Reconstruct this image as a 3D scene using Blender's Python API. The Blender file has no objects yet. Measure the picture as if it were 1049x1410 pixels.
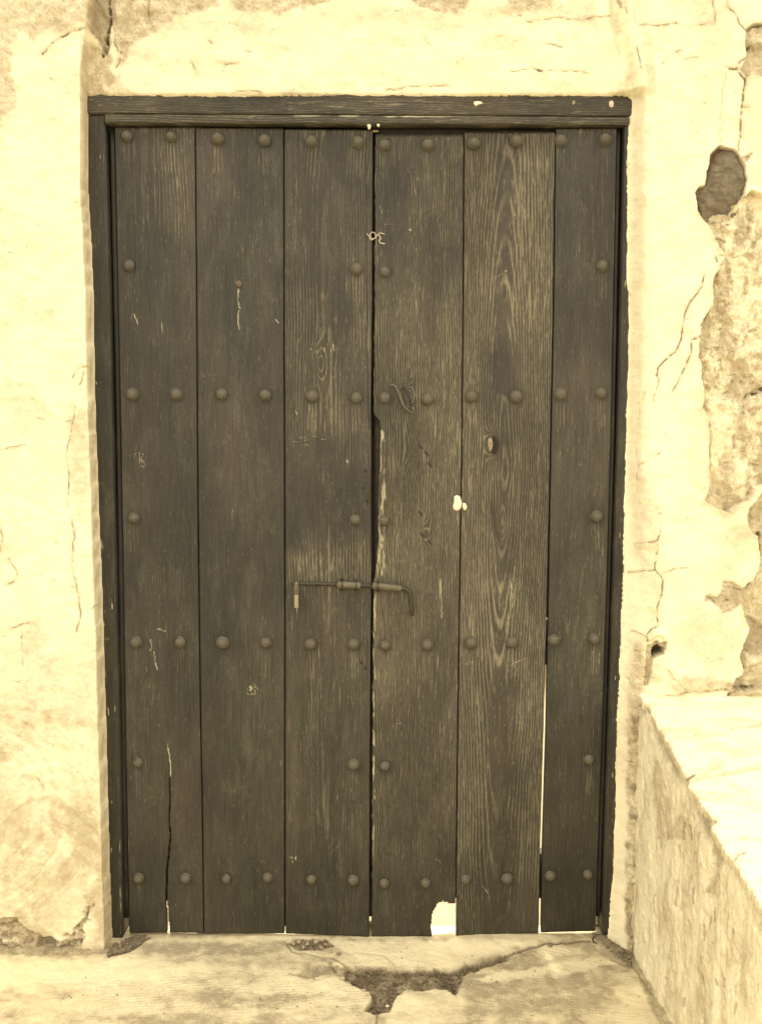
import bpy, math, random
import numpy as np
random.seed(7); rng = np.random.default_rng(11)
S = bpy.context.scene
COL = S.collection
R = math.radians

# ------------------------------------------------------------------ camera
F = 1250.0; TH = math.atan(F / 14657); RO = R(.35); D = 2.2
FW = np.array([0, math.cos(TH), -math.sin(TH)]); U0 = np.array([0, math.sin(TH), math.cos(TH)]); XX = np.array([1., 0, 0])
RT = math.cos(RO) * XX + math.sin(RO) * U0
UP = -math.sin(RO) * XX + math.cos(RO) * U0
CAM = np.array([0, -D, 1.3044])
cam = bpy.data.cameras.new('camera'); co = bpy.data.objects.new('camera', cam); COL.objects.link(co)
cam.sensor_fit = 'VERTICAL'; cam.sensor_height = 36; cam.lens = F / 1410 * 36
cam.clip_start = .05; cam.clip_end = 300
from mathutils import Matrix, Vector
co.matrix_world = Matrix(((RT[0], UP[0], -FW[0], CAM[0]), (RT[1], UP[1], -FW[1], CAM[1]), (RT[2], UP[2], -FW[2], CAM[2]), (0, 0, 0, 1)))
S.camera = co

# ------------------------------------------------------------------ sky, sun, exposure
SUN_EL, SUN_AZ = 66.0, -172.0        # azimuth measured from straight behind the camera, negative = from the left
w = bpy.data.worlds.new('World'); S.world = w; w.use_nodes = True
nt = w.node_tree; nt.nodes.clear()
sky = nt.nodes.new('ShaderNodeTexSky'); sky.sky_type = 'NISHITA'; sky.sun_disc = False
sky.sun_elevation = R(SUN_EL); sky.sun_rotation = R(180 - SUN_AZ); sky.dust_density = 4; sky.air_density = 1.0
hs = nt.nodes.new('ShaderNodeHueSaturation'); hs.inputs['Saturation'].default_value = .12
bg = nt.nodes.new('ShaderNodeBackground'); bg.inputs[1].default_value = .15
wo = nt.nodes.new('ShaderNodeOutputWorld')
wm = nt.nodes.new('ShaderNodeMix'); wm.data_type = 'RGBA'; wm.blend_type = 'MULTIPLY'; wm.inputs[0].default_value = 1; wm.inputs[7].default_value = (1.06, .97, .82, 1)   # dusty warm haze
nt.links.new(sky.outputs[0], hs.inputs['Color']); nt.links.new(hs.outputs[0], wm.inputs[6]); nt.links.new(wm.outputs[2], bg.inputs[0]); nt.links.new(bg.outputs[0], wo.inputs[0])
sl = bpy.data.lights.new('sun', 'SUN'); sl.energy = 2.5; sl.angle = R(7); sl.color = (1, .95, .86)
so = bpy.data.objects.new('sun', sl); COL.objects.link(so)
e, a = R(SUN_EL), R(SUN_AZ)
to_sun = Vector((math.sin(a) * math.cos(e), -math.cos(a) * math.cos(e), math.sin(e)))
so.rotation_euler = to_sun.to_track_quat('Z', 'Y').to_euler(); so.location = to_sun * 8
S.view_settings.view_transform = 'Standard'; S.view_settings.look = 'None'
S.view_settings.gamma = 1; S.view_settings.use_curve_mapping = False
S.view_settings.exposure = 2.43
S.render.engine = 'CYCLES'
S.cycles.max_bounces = 6

# ------------------------------------------------------------------ measuring helpers
def rays(px, py):
    px = np.asarray(px, float)[..., None]; py = np.asarray(py, float)[..., None]
    return FW + (px - 524.5) / F * RT - (py - 705) / F * UP
def onY(px, py, Y):
    d = rays(px, py); return CAM + d * ((Y - CAM[1]) / d[..., 1])[..., None]
def onZ(px, py, Z):
    d = rays(px, py); return CAM + d * ((Z - CAM[2]) / d[..., 2])[..., None]
def proj(P):
    v = P - CAM; z = v @ FW; z = np.where(z < .05, .05, z)
    return 524.5 + F * (v @ RT) / z, 705 - F * (v @ UP) / z
def line(pts):                       # polyline (x, y) read as x(y)
    ys = [p[1] for p in pts]; xs = [p[0] for p in pts]
    return lambda y: np.interp(y, ys, xs)
def ss(a, b, x):
    t = np.clip((x - a) / (b - a), 0, 1); return t * t * (3 - 2 * t)

def _hash(ix, iy, seed):
    h = (ix.astype(np.int64) * 374761393 + iy.astype(np.int64) * 668265263 + seed * 974634777) & 0xffffffff
    h = ((h ^ (h >> 13)) * 1274126177) & 0xffffffff
    h = h ^ (h >> 16)
    return (h & 0xffffff) / float(0xffffff)
def vn(x, y, seed=0):
    ix = np.floor(x); iy = np.floor(y); fx = x - ix; fy = y - iy
    fx = fx * fx * fx * (fx * (fx * 6 - 15) + 10); fy = fy * fy * fy * (fy * (fy * 6 - 15) + 10)
    a = _hash(ix, iy, seed); b = _hash(ix + 1, iy, seed); c = _hash(ix, iy + 1, seed); d = _hash(ix + 1, iy + 1, seed)
    return (a + (b - a) * fx) * (1 - fy) + (c + (d - c) * fx) * fy
def fbm(x, y, o=4, seed=0, g=.5):
    s = 0; t = 0; amp = 1
    for k in range(o):
        s = s + amp * vn(x * 2 ** k + 17.3 * k, y * 2 ** k - 9.1 * k, seed + k); t += amp; amp *= g
    return s / t                      # 0..1, mean .5

def sdf(px, py, poly, pad=30):       # signed distance (negative inside), big outside the padded box
    out = np.full(px.shape, 1e3); P = np.array(poly, float)
    m = (px > P[:, 0].min() - pad) & (px < P[:, 0].max() + pad) & (py > P[:, 1].min() - pad) & (py < P[:, 1].max() + pad)
    if not m.any(): return out
    x = px[m]; y = py[m]; dd = np.full(x.shape, 1e9); ins = np.zeros(x.shape, bool)
    for i in range(len(P)):
        x0, y0 = P[i]; x1, y1 = P[(i + 1) % len(P)]
        ex, ey = x1 - x0, y1 - y0; L = ex * ex + ey * ey + 1e-9
        t = np.clip(((x - x0) * ex + (y - y0) * ey) / L, 0, 1)
        dd = np.minimum(dd, (x - x0 - t * ex) ** 2 + (y - y0 - t * ey) ** 2)
        if y0 != y1:
            c = ((y0 > y) != (y1 > y)) & (x < (x1 - x0) * (y - y0) / (y1 - y0) + x0); ins ^= c
    d = np.sqrt(dd); out[m] = np.where(ins, -d, d); return out
def pmask(px, py, poly, soft=3, warp=0, seed=0, wscale=12):
    if warp:
        wx = (fbm(px / wscale, py / wscale, 3, seed) - .5) * 2 * warp; wy = (fbm(px / wscale, py / wscale, 3, seed + 50) - .5) * 2 * warp
        return 1 - ss(-soft, soft, sdf(px + wx, py + wy, poly))
    return 1 - ss(-soft, soft, sdf(px, py, poly))
def stroke(px, py, pts, width):      # 0..1 profile along a polyline
    out = np.zeros(px.shape); P = np.array(pts, float); pad = width * 2 + 2
    m = (px > P[:, 0].min() - pad) & (px < P[:, 0].max() + pad) & (py > P[:, 1].min() - pad) & (py < P[:, 1].max() + pad)
    if not m.any(): return out
    x = px[m]; y = py[m]; dd = np.full(x.shape, 1e9)
    for i in range(len(P) - 1):
        x0, y0 = P[i]; x1, y1 = P[i + 1]; ex, ey = x1 - x0, y1 - y0; L = ex * ex + ey * ey + 1e-9
        t = np.clip(((x - x0) * ex + (y - y0) * ey) / L, 0, 1)
        dd = np.minimum(dd, (x - x0 - t * ex) ** 2 + (y - y0 - t * ey) ** 2)
    out[m] = 1 - ss(width * .35, width, np.sqrt(dd)); return out
def jag(pts, amp=1.5, step=7, seed=0):   # a polyline roughened as a real crack is
    r = random.Random(seed); out = []
    for (x0, y0), (x1, y1) in zip(pts[:-1], pts[1:]):
        n = max(1, int(math.hypot(x1 - x0, y1 - y0) / step))
        for k in range(n):
            t = k / n; out.append((x0 + (x1 - x0) * t + r.uniform(-amp, amp) * (k > 0), y0 + (y1 - y0) * t + r.uniform(-amp, amp) * (k > 0)))
    out.append(pts[-1]); return out

# ------------------------------------------------------------------ object helpers
def link(name, mesh, mat=None, parent=None):
    o = bpy.data.objects.new(name, mesh); COL.objects.link(o)
    if mat: mesh.materials.append(mat)
    if parent: o.parent = parent
    return o
def tag(o, label=None, cat=None, group=None, kind=None):
    if label: o['label'] = label
    if cat: o['category'] = cat
    if group: o['group'] = group
    if kind: o['kind'] = kind
    return o
def empty(name, loc=(0, 0, 0)):
    o = bpy.data.objects.new(name, None); COL.objects.link(o); o.location = loc; o.empty_display_size = .1; return o
def mk(name, V, Fc, mat=None, parent=None, smooth=True, attrs=None):
    me = bpy.data.meshes.new(name)
    V = np.asarray(V, np.float32)
    if isinstance(Fc, np.ndarray):
        n, k = Fc.shape
        me.vertices.add(len(V)); me.vertices.foreach_set('co', V.ravel())
        me.loops.add(n * k); me.loops.foreach_set('vertex_index', Fc.ravel().astype(np.int32))
        me.polygons.add(n); me.polygons.foreach_set('loop_start', np.arange(0, n * k, k, dtype=np.int32))
        me.update(calc_edges=True)
    else:
        me.from_pydata([tuple(map(float, v)) for v in V], [], Fc)
    if smooth: me.polygons.foreach_set('use_smooth', np.ones(len(me.polygons), bool))
    if attrs:
        for k, v in attrs.items():
            v = np.asarray(v, np.float32)
            if v.ndim == 2:
                at = me.attributes.new(k, 'FLOAT_COLOR', 'POINT'); at.data.foreach_set('color', v.ravel())
            else:
                at = me.attributes.new(k, 'FLOAT', 'POINT'); at.data.foreach_set('value', v)
    me.validate(); me.update()
    if name in ('plaster', 'floor', 'ledge_side', 'ledge_top', 'exposed_stone'): me.set_sharp_from_angle(angle=R(38))
    return link(name, me, mat, parent)
def grid_faces(ny, nx, keep=None):
    i = np.arange(ny * nx).reshape(ny, nx)
    q = np.stack([i[:-1, :-1], i[1:, :-1], i[1:, 1:], i[:-1, 1:]], -1)
    return q[keep] if keep is not None else q.reshape(-1, 4)
def sheet(name, P, keep, mat, parent=None, attrs=None):
    """P (ny, nx, 3) -> mesh of the kept quads only"""
    ny, nx = P.shape[:2]; f = grid_faces(ny, nx, keep)
    used, inv = np.unique(f, return_inverse=True)
    at = {k: v.reshape(ny * nx, -1)[used] if v.ndim == 3 else v.ravel()[used] for k, v in (attrs or {}).items()}
    return mk(name, P.reshape(-1, 3)[used], inv.reshape(-1, 4), mat, parent, True, at)
def solid(name, P, thick, keep, mat, parent=None, attrs=None):
    """front sheet P thickened by thick along +Y, closed round every kept edge"""
    ny, nx = P.shape[:2]; n = ny * nx
    if keep is None: keep = np.ones((ny - 1, nx - 1), bool)
    B = P.copy(); B[..., 1] = P[..., 1].max() * 0 + thick + np.median(P[..., 1])
    f = grid_faces(ny, nx, keep); idx = np.arange(n).reshape(ny, nx)
    fs = [f, f[:, ::-1] + n]
    K = np.pad(keep, 1)
    def side(a, b): fs.append(np.stack([a, b, b + n, a + n], -1))
    m = K[1:-1, 1:-1] & ~K[1:-1, :-2]; side(idx[:-1, :-1][m][:], idx[1:, :-1][m][:]) if m.any() else None
    m = K[1:-1, 1:-1] & ~K[1:-1, 2:]; side(idx[1:, 1:][m], idx[:-1, 1:][m]) if m.any() else None
    m = K[1:-1, 1:-1] & ~K[:-2, 1:-1]; side(idx[:-1, 1:][m], idx[:-1, :-1][m]) if m.any() else None
    m = K[1:-1, 1:-1] & ~K[2:, 1:-1]; side(idx[1:, :-1][m], idx[1:, 1:][m]) if m.any() else None
    fs[2:] = [s[:, ::-1] for s in fs[2:]]
    f = np.concatenate(fs); V = np.concatenate([P.reshape(-1, 3), B.reshape(-1, 3)])
    used, inv = np.unique(f, return_inverse=True)
    at = {}
    for k, v in (attrs or {}).items():
        vv = v.reshape(n, -1) if v.ndim == 3 else v.reshape(n); at[k] = np.concatenate([vv, vv])[used]
    return mk(name, V[used], inv.reshape(-1, 4), mat, parent, True, at)
def box(name, x0, x1, y0, y1, z0, z1, mat, parent=None, bevel=.003):
    import bmesh
    bm = bmesh.new(); bmesh.ops.create_cube(bm, size=1)
    for v in bm.verts:
        v.co = Vector(((x0 + x1) / 2 + v.co.x * (x1 - x0), (y0 + y1) / 2 + v.co.y * (y1 - y0), (z0 + z1) / 2 + v.co.z * (z1 - z0)))
    if bevel: bmesh.ops.bevel(bm, geom=list(bm.edges), offset=bevel, segments=1, affect='EDGES')
    me = bpy.data.meshes.new(name); bm.to_mesh(me); bm.free(); return link(name, me, mat, parent)
def tube(name, pts, rad, mat, parent=None, seg=12, flat=None):
    pts = [Vector(p) for p in pts]; n = len(pts)
    rad = rad if hasattr(rad, '__len__') else [rad] * n
    V = []; prev = None
    for i, p in enumerate(pts):
        t = (pts[min(i + 1, n - 1)] - pts[max(i - 1, 0)]).normalized()
        ref = prev if prev is not None else (Vector((0, 1, 0)) if abs(t.y) < .9 else Vector((1, 0, 0)))
        b = t.cross(ref).normalized(); c = b.cross(t).normalized(); prev = c
        for k in range(seg):
            a = 2 * math.pi * k / seg
            V.append(p + b * math.cos(a) * rad[i] + c * math.sin(a) * rad[i] * (flat or 1))
    Fc = [(i * seg + k, i * seg + (k + 1) % seg, (i + 1) * seg + (k + 1) % seg, (i + 1) * seg + k) for i in range(n - 1) for k in range(seg)]
    Fc += [tuple(range(seg))[::-1], tuple((n - 1) * seg + k for k in range(seg))]
    o = mk(name, [tuple(v) for v in V], Fc, mat, parent); 
    return o
def smoothpath(pts, n=6):
    pts = [np.array(p, float) for p in pts]; out = []
    for i in range(len(pts) - 1):
        p0 = pts[max(i - 1, 0)]; p1 = pts[i]; p2 = pts[i + 1]; p3 = pts[min(i + 2, len(pts) - 1)]
        for k in range(n):
            t = k / n
            out.append(.5 * (2 * p1 + (p2 - p0) * t + (2 * p0 - 5 * p1 + 4 * p2 - p3) * t * t + (3 * p1 - p0 - 3 * p2 + p3) * t ** 3))
    out.append(pts[-1]); return out
def lump(name, poly, Y, height, mat, parent=None, seed=0):
    """small raised blob whose outline is poly (photo pixels) on the plane Y"""
    P = np.array(poly, float); c = P.mean(0); V = []; Fc = []
    rings = [(1.0, 0), (.93, .55), (.7, .9), (.35, 1.05)]; n = len(P); r = random.Random(seed)
    for s, h in rings:
        for p in P:
            q = c + (p - c) * s; w3 = onY(q[0], q[1], Y); V.append((w3[0], Y - height * h * (r.uniform(.75, 1.15) if h else 1), w3[2]))
    w3 = onY(c[0], c[1], Y); V.append((w3[0], Y - height * r.uniform(.9, 1.1), w3[2]))
    for k in range(len(rings) - 1):
        for i in range(n): Fc.append((k * n + i, k * n + (i + 1) % n, (k + 1) * n + (i + 1) % n, (k + 1) * n + i))
    for i in range(n): Fc.append(((len(rings) - 1) * n + i, (len(rings) - 1) * n + (i + 1) % n, len(rings) * n))
    Fc.append(tuple(range(n))[::-1])
    return mk(name, V, Fc, mat, parent)

# ------------------------------------------------------------------ materials
class N:
    def __init__(s, name):
        s.m = bpy.data.materials.new(name); s.m.use_nodes = True; s.t = s.m.node_tree; s.t.nodes.clear()
        s.out = s.t.nodes.new('ShaderNodeOutputMaterial'); s.b = s.t.nodes.new('ShaderNodeBsdfPrincipled'); s.t.links.new(s.b.outputs[0], s.out.inputs[0])
    def n(s, ty, **kw):
        x = s.t.nodes.new(ty)
        for k, v in kw.items(): setattr(x, k, v)
        return x
    def l(s, a, b): s.t.links.new(a, b)
    def put(s, sock, v):
        if hasattr(v, 'is_output') or isinstance(v, bpy.types.NodeSocket): s.l(v, sock)
        else: sock.default_value = v
    def math(s, op, a, b=0.0, c=None, clamp=False):
        x = s.n('ShaderNodeMath', operation=op); x.use_clamp = clamp; s.put(x.inputs[0], a); s.put(x.inputs[1], b)
        if c is not None: s.put(x.inputs[2], c)
        return x.outputs[0]
    def attr(s, name):
        return s.n('ShaderNodeAttribute', attribute_name=name)
    def coord(s, sc=(1, 1, 1), off=(0, 0, 0)):
        if not hasattr(s, 'tc'): s.tc = s.n('ShaderNodeTexCoord')
        mp = s.n('ShaderNodeMapping'); mp.inputs['Scale'].default_value = sc; mp.inputs['Location'].default_value = off
        s.l(s.tc.outputs['Object'], mp.inputs[0]); return mp.outputs[0]
    def noise(s, sc=(1, 1, 1), detail=3, rough=.6, off=(0, 0, 0), dist=0):
        x = s.n('ShaderNodeTexNoise'); x.inputs['Scale'].default_value = 1; x.inputs['Detail'].default_value = detail
        x.inputs['Roughness'].default_value = rough; x.inputs['Distortion'].default_value = dist
        s.l(s.coord(sc, off), x.inputs['Vector']); return x.outputs['Fac']
    def step(s, v, a, b, lo=0, hi=1):
        x = s.n('ShaderNodeMapRange', interpolation_type='SMOOTHSTEP'); s.put(x.inputs[0], v)
        x.inputs[1].default_value = a; x.inputs[2].default_value = b; x.inputs[3].default_value = lo; x.inputs[4].default_value = hi; return x.outputs[0]
    def mix(s, f, a, b):
        x = s.n('ShaderNodeMix', data_type='RGBA'); s.put(x.inputs[0], f)
        for k, v in ((6, a), (7, b)):
            if isinstance(v, tuple): x.inputs[k].default_value = (*v, 1)
            else: s.l(v, x.inputs[k])
        return x.outputs[2]
    def bump(s, h, dist=.001, strength=1, prev=None):
        x = s.n('ShaderNodeBump'); x.inputs['Strength'].default_value = strength; x.inputs['Distance'].default_value = dist
        s.l(h, x.inputs['Height'])
        if prev: s.l(prev, x.inputs['Normal'])
        return x.outputs[0]
    def done(s, col, rough=.8, nrm=None, spec=.3):
        s.put(s.b.inputs['Base Color'], (*col, 1) if isinstance(col, tuple) else col); s.put(s.b.inputs['Roughness'], rough)
        s.b.inputs['Specular IOR Level'].default_value = spec
        if nrm: s.l(nrm, s.b.inputs['Normal'])
        return s.m

def sep(r, g=.77, b=.47): return (r, r * g, r * b)
LIME = (.80, .72, .475); TANC = (.49, .40, .24); UNDER = (.60, .46, .27); SOIL = (.11, .08, .045)

def plaster_mat(name, lime=LIME, tan=TANC, speck=1.0, gain=1.0):
    m = N(name); at = m.attr('mask'); sx = m.n('ShaderNodeSeparateColor'); m.l(at.outputs['Color'], sx.inputs[0])
    stain_shade, dirt, rough = sx.outputs[0], sx.outputs[1], sx.outputs[2]
    n1 = m.noise((35, 35, 35), 5, .65); n2 = m.noise((220, 220, 220), 4, .7); n3 = m.noise((6, 6, 6), 4, .55)
    # stain breaks up with fine and middling noise
    sn = m.math('ADD', m.math('MULTIPLY', n1, .7), m.math('MULTIPLY', n2, .5))
    sn = m.math('MULTIPLY', m.math('SUBTRACT', sn, .6), 1.5)
    s1 = m.math('ADD', stain_shade, m.math('MULTIPLY', sn, m.math('ADD', m.math('MULTIPLY', stain_shade, 2.0), m.math('ADD', .12, m.math('MULTIPLY', rough, .5)))), clamp=True)  # extra grain in rough coats also paints their relief shade
    s1 = m.math('ADD', s1, m.math('MULTIPLY', m.step(n3, .50, .75), .16), clamp=True)
    col = m.mix(s1, lime, tan)
    # grit in the rough coat
    grit = m.math('MULTIPLY', m.step(n2, .55, .68), m.math('MULTIPLY', rough, .55))
    col = m.mix(grit, col, (.27, .21, .12))
    # tiny dark ticks
    v = m.noise((60, 60, 190), 2, .5, (3, 1, 7)); v2 = m.noise((9, 9, 9), 2, .5, (1, 5, 2))
    tick = m.math('MULTIPLY', m.step(v, .70, .76), m.step(v2, .50, .60)); tick = m.math('MULTIPLY', tick, .5 * speck)
    col = m.mix(tick, col, (.30, .21, .11))
    d = m.math('MULTIPLY', dirt, m.math('ADD', m.math('MULTIPLY', n2, .8), .6), clamp=True)
    col = m.mix(d, col, SOIL)
    hh = m.math('ADD', m.math('MULTIPLY', n1, .8), m.math('MULTIPLY', n2, m.math('ADD', m.math('MULTIPLY', rough, .9), .12)))
    pit = m.math('MULTIPLY', m.step(m.noise((150, 150, 210), 3, .6, (9, 1, 2)), .66, .74), m.step(m.noise((14, 14, 14), 3, .6, (4, 4, 1)), .42, .62))
    col = m.mix(m.math('MULTIPLY', pit, .55 * speck), col, (.36, .28, .16))
    hh = m.math('SUBTRACT', hh, m.math('MULTIPLY', pit, .5))
    b = m.bump(hh, .0035, .9)
    return m.done(col, .92, b, .15)

def wood_mat(name, paint=(.0262, .0224, .0146), bare=(.180, .152, .092), pale=(.44, .385, .235), off=(0, 0, 0), horiz=False, worn=1.0):
    m = N(name)
    A = (lambda a, b: (b, a, a)) if horiz else (lambda a, b: (a, a, b))
    at = m.attr('wood'); sx = m.n('ShaderNodeSeparateColor'); m.l(at.outputs['Color'], sx.inputs[0])
    wear, scuff, dirt = sx.outputs[0], sx.outputs[1], sx.outputs[2]
    ring = m.attr('ring').outputs['Fac']
    big = m.noise(A(9, 2.2), 4, .6, off); mid = m.noise(A(60, 4), 3, .55, off); fib = m.noise(A(420, 14), 3, .6, off); fine = m.noise(A(900, 60), 2, .6, off)
    flake = m.noise(A(150, 13), 5, .72, off); grain = m.noise(A(1100, 160), 2, .7, off)
    # two olive / purple browns of old paint
    paint2 = (paint[0] * .92, paint[1] * 1.0, paint[2] * .86); paint3 = (paint[0] * 1.50, paint[1] * 1.36, paint[2] * 1.26)
    col = m.mix(m.step(m.math('ADD', m.math('MULTIPLY', big, .6), m.math('MULTIPLY', mid, .4)), .40, .62), paint2, paint3)
    dull = m.math('MULTIPLY', m.step(m.math('ADD', m.math('MULTIPLY', fib, .55), m.math('MULTIPLY', grain, .45)),   .44, .64), .75)
    col = m.mix(dull, col, (paint[0] * 2.5, paint[1] * 2.45, paint[2] * 2.4))
    # growth rings: thin proud ridges
    ph = m.math('ADD', m.math('MULTIPLY', ring, 6.2832), m.math('MULTIPLY', m.math('SUBTRACT', mid, .5), .9))
    sn = m.math('SINE', ph)
    ridge = m.step(sn, .30, .98)
    ringwear = m.math('MULTIPLY', ridge, m.step(m.math('ADD', wear, m.math('MULTIPLY', m.math('SUBTRACT', flake, .5), .9)), .25, .80))
    ringwear = m.math('MULTIPLY', ringwear, m.step(fine, .34, .60, .25, 1.0))
    col = m.mix(m.math('MULTIPLY', ringwear, .95 * worn, clamp=True), col, (bare[0] * 1.2, bare[1] * 1.2, bare[2] * 1.2))
    # loose fibres and chipped flakes
    chip = m.step(m.math('ADD', m.math('MULTIPLY', flake, .40), m.math('ADD', m.math('MULTIPLY', fib, .60), m.math('MULTIPLY', wear, .12))), .66, .70)
    col = m.mix(m.math('MULTIPLY', chip, .75), col, (bare[0] * 1.35, bare[1] * 1.35, bare[2] * 1.3))
    dash = m.step(m.math('ADD', m.noise(A(640, 42), 3, .65, (2, 8, 3)), m.math('MULTIPLY', wear, .07)), .665, .71)
    col = m.mix(m.math('MULTIPLY', dash, .7), col, (bare[0] * 1.5, bare[1] * 1.5, bare[2] * 1.5))
    # general bleaching with wear
    col = m.mix(m.math('MULTIPLY', wear, .22), col, (bare[0] * .72, bare[1] * .72, bare[2] * .7))
    dust = m.math('MULTIPLY', m.step(m.noise(A(26, 9), 5, .72, (off[0] + 6, 3, off[2] + 2)), .50, .70), m.step(grain, .38, .66, .25, 1.0))
    col = m.mix(m.math('MULTIPLY', dust, .24), col, (bare[0] * .95, bare[1] * .97, bare[2] * 1.0))
    bl = m.step(m.noise(A(5, 2.4), 4, .6, (off[0] + 2, 5, off[2] + 8)), .36, .64, .74, 1.22)
    vm = m.n('ShaderNodeVectorMath', operation='SCALE'); m.l(col, vm.inputs[0]); m.l(bl, vm.inputs['Scale']); col = vm.outputs[0]
    sc = m.math('ADD', scuff, m.math('ADD', m.math('MULTIPLY', m.math('SUBTRACT', fine, .5), 1.3), m.math('MULTIPLY', m.math('SUBTRACT', fib, .5), 1.2)))
    sc = m.math('MULTIPLY', m.step(sc, .30, .80), m.step(scuff, .02, .5), clamp=True)
    col = m.mix(sc, col, pale)
    # pores and checks
    pore = m.step(m.noise(A(520, 11), 3, .6, (5, 2, 1)), .38, .27)
    dd = m.math('MAXIMUM', m.math('MULTIPLY', pore, .55), dirt, clamp=True)
    col = m.mix(dd, col, (.014, .010, .006))
    hgt = m.math('ADD', m.math('MULTIPLY', ridge, m.math('ADD', m.math('MULTIPLY', wear, .8), .12)), m.math('ADD', m.math('MULTIPLY', fib, .8), m.math('MULTIPLY', mid, .6)))
    hgt = m.math('SUBTRACT', hgt, m.math('MULTIPLY', dd, .8))
    b = m.bump(hgt, .0012, .9)
    rg = m.math('ADD', m.math('MULTIPLY', wear, .2), .52)
    return m.done(col, rg, b, .35)

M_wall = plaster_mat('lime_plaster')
M_ledge = plaster_mat('ledge_plaster', speck=.6)
M_woodL = wood_mat('painted_wood_dark', off=(1.3, 0, 4))
M_woodR = wood_mat('weathered_wood', off=(7, 0, 2))
M_frame = wood_mat('frame_wood', paint=(.0175, .0150, .0096), off=(3, 2, 1))
M_header = wood_mat('header_wood', paint=(.0215, .0185, .0116), off=(3, 2, 1), horiz=True)

def simple(name, col, rough=.7, scale=200, amt=.5, bumpd=.0006, metal=0, col2=None):
    m = N(name); n = m.noise((scale,) * 3, 4, .65); c = m.mix(m.step(n, .35, .7), col, col2 or tuple(x * (1 - amt) for x in col))
    b = m.bump(n, bumpd, .8); mm = m.done(c, rough, b, .4); m.b.inputs['Metallic'].default_value = metal; return mm
M_stud = simple('painted_iron_stud', (.135, .115, .070), .30, 240, .6, .0012)
M_iron = simple('old_iron', (.060, .050, .031), .36, 260, .6, .0008, .3)
M_sleeve = simple('worn_iron', (.17, .145, .088), .36, 260, .6, .0008, .3)
M_zinc = simple('zinc_padlock', (.34, .29, .18), .4, 300, .3, .0002, .3)
M_white = simple('white_plaster_bit', (.82, .72, .48), .9, 150, .12, .001)
M_rust = simple('rusty_nail', (.15, .11, .06), .7, 300, .5, .0008)
M_stone = simple('dark_stone', (.20, .162, .10), .85, 60, .38, .003)
M_grit = simple('gravel', (.24, .19, .12), .9, 90, .75, .001)
M_chunk = simple('mortar_chunk', (.42, .33, .20), .95, 120, .6, .002)
M_plug = simple('knot_wood', (.34, .27, .16), .7, 220, .5, .001)
M_string = simple('pale_string', (.62, .54, .36), .8, 400, .3, .0004)
M_back = simple('rear_wood', (.045, .034, .02), .7, 80, .5, .001)

# ================================================================== STRUCTURE
# ---- facade: left wall, lintel and right wall in one plastered skin, with the door opening left out
wall_edge = line([(128, -60), (123, 0), (117, 50), (112, 95), (111, 130), (111, 250), (116, 330), (119, 400), (121.5, 550), (126, 675), (131, 800), (134, 900), (137.5, 1025), (141, 1150), (145, 1290), (146, 1330)])
def to0(px, py, Y):                   # photo position of a point seen on plane Y, re-expressed on the wall plane
    return proj(onY(px, py, Y) * np.array([1, 0, 1]))
step_px = 1.4
xs = np.concatenate([np.linspace(-1900, -40, 60)[:-1], np.arange(-40, 1090, step_px), np.linspace(1090, 2900, 60)[1:]])
ys = np.concatenate([np.linspace(-760, -30, 40)[:-1], np.arange(-30, 1345, step_px)])
GX, GY = np.meshgrid(xs, ys)
P0 = onY(GX, GY, 0.0)
X, Z = P0[..., 0], P0[..., 2]
infr = (GX > -60) & (GX < 1110)
h = np.zeros(GX.shape)
jg = (vn(Z * 22, Z * 0, 5) - .5) * 3 + (vn(Z * 90, Z * 0, 6) - .5) * 3.5 * ss(1000, 1250, GY)
we = wall_edge(GY) + jg * .2
inner = ss(-1.0, 1.2, GX - we)                       # 1 to the right of the left corner
# recess depth to the right of the corner, coming forward again on the right of the door
fr_right = line([(873, 130), (869, 200), (869, 400), (867, 600), (864, 750), (862, 830), (858, 925), (854, 1025), (850, 1160), (846, 1230), (842, 1300)])
rr = fr_right(GY) - 5
depth = .054 * inner * (1 - ss(0, 34, GX - rr))
depth_top = .040 * inner * (1 - ss(835, 895, GX))
top = 1 - ss(118, 128, GY)
depth = depth * (1 - top) + np.minimum(depth_top, .04) * top
# lintel plaster ends a little below the frame top: skin dives behind the frame there
tb = 124.5 + (vn(X * 30, X * 0, 9) - .5) * 3 + (vn(X * 160, X * 0, 10) - .5) * 2.2
x_l, _ = to0(129, 700, .05)
in_open_x = ss(-1, 1.5, GX - (we + 8.5)) * (1 - ss(-1.2, 1.2, GX - (fr_right(GY) + (vn(Z * 30, Z * 0, 31) - .5) * 2.4 + (vn(Z * 160, Z * 0, 32) - .5) * 1.4)))
in_open_y = ss(-1, 1.2, GY - tb)
opening = in_open_x * in_open_y
depth = depth * (1 - opening) + .115 * opening
h -= depth
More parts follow.
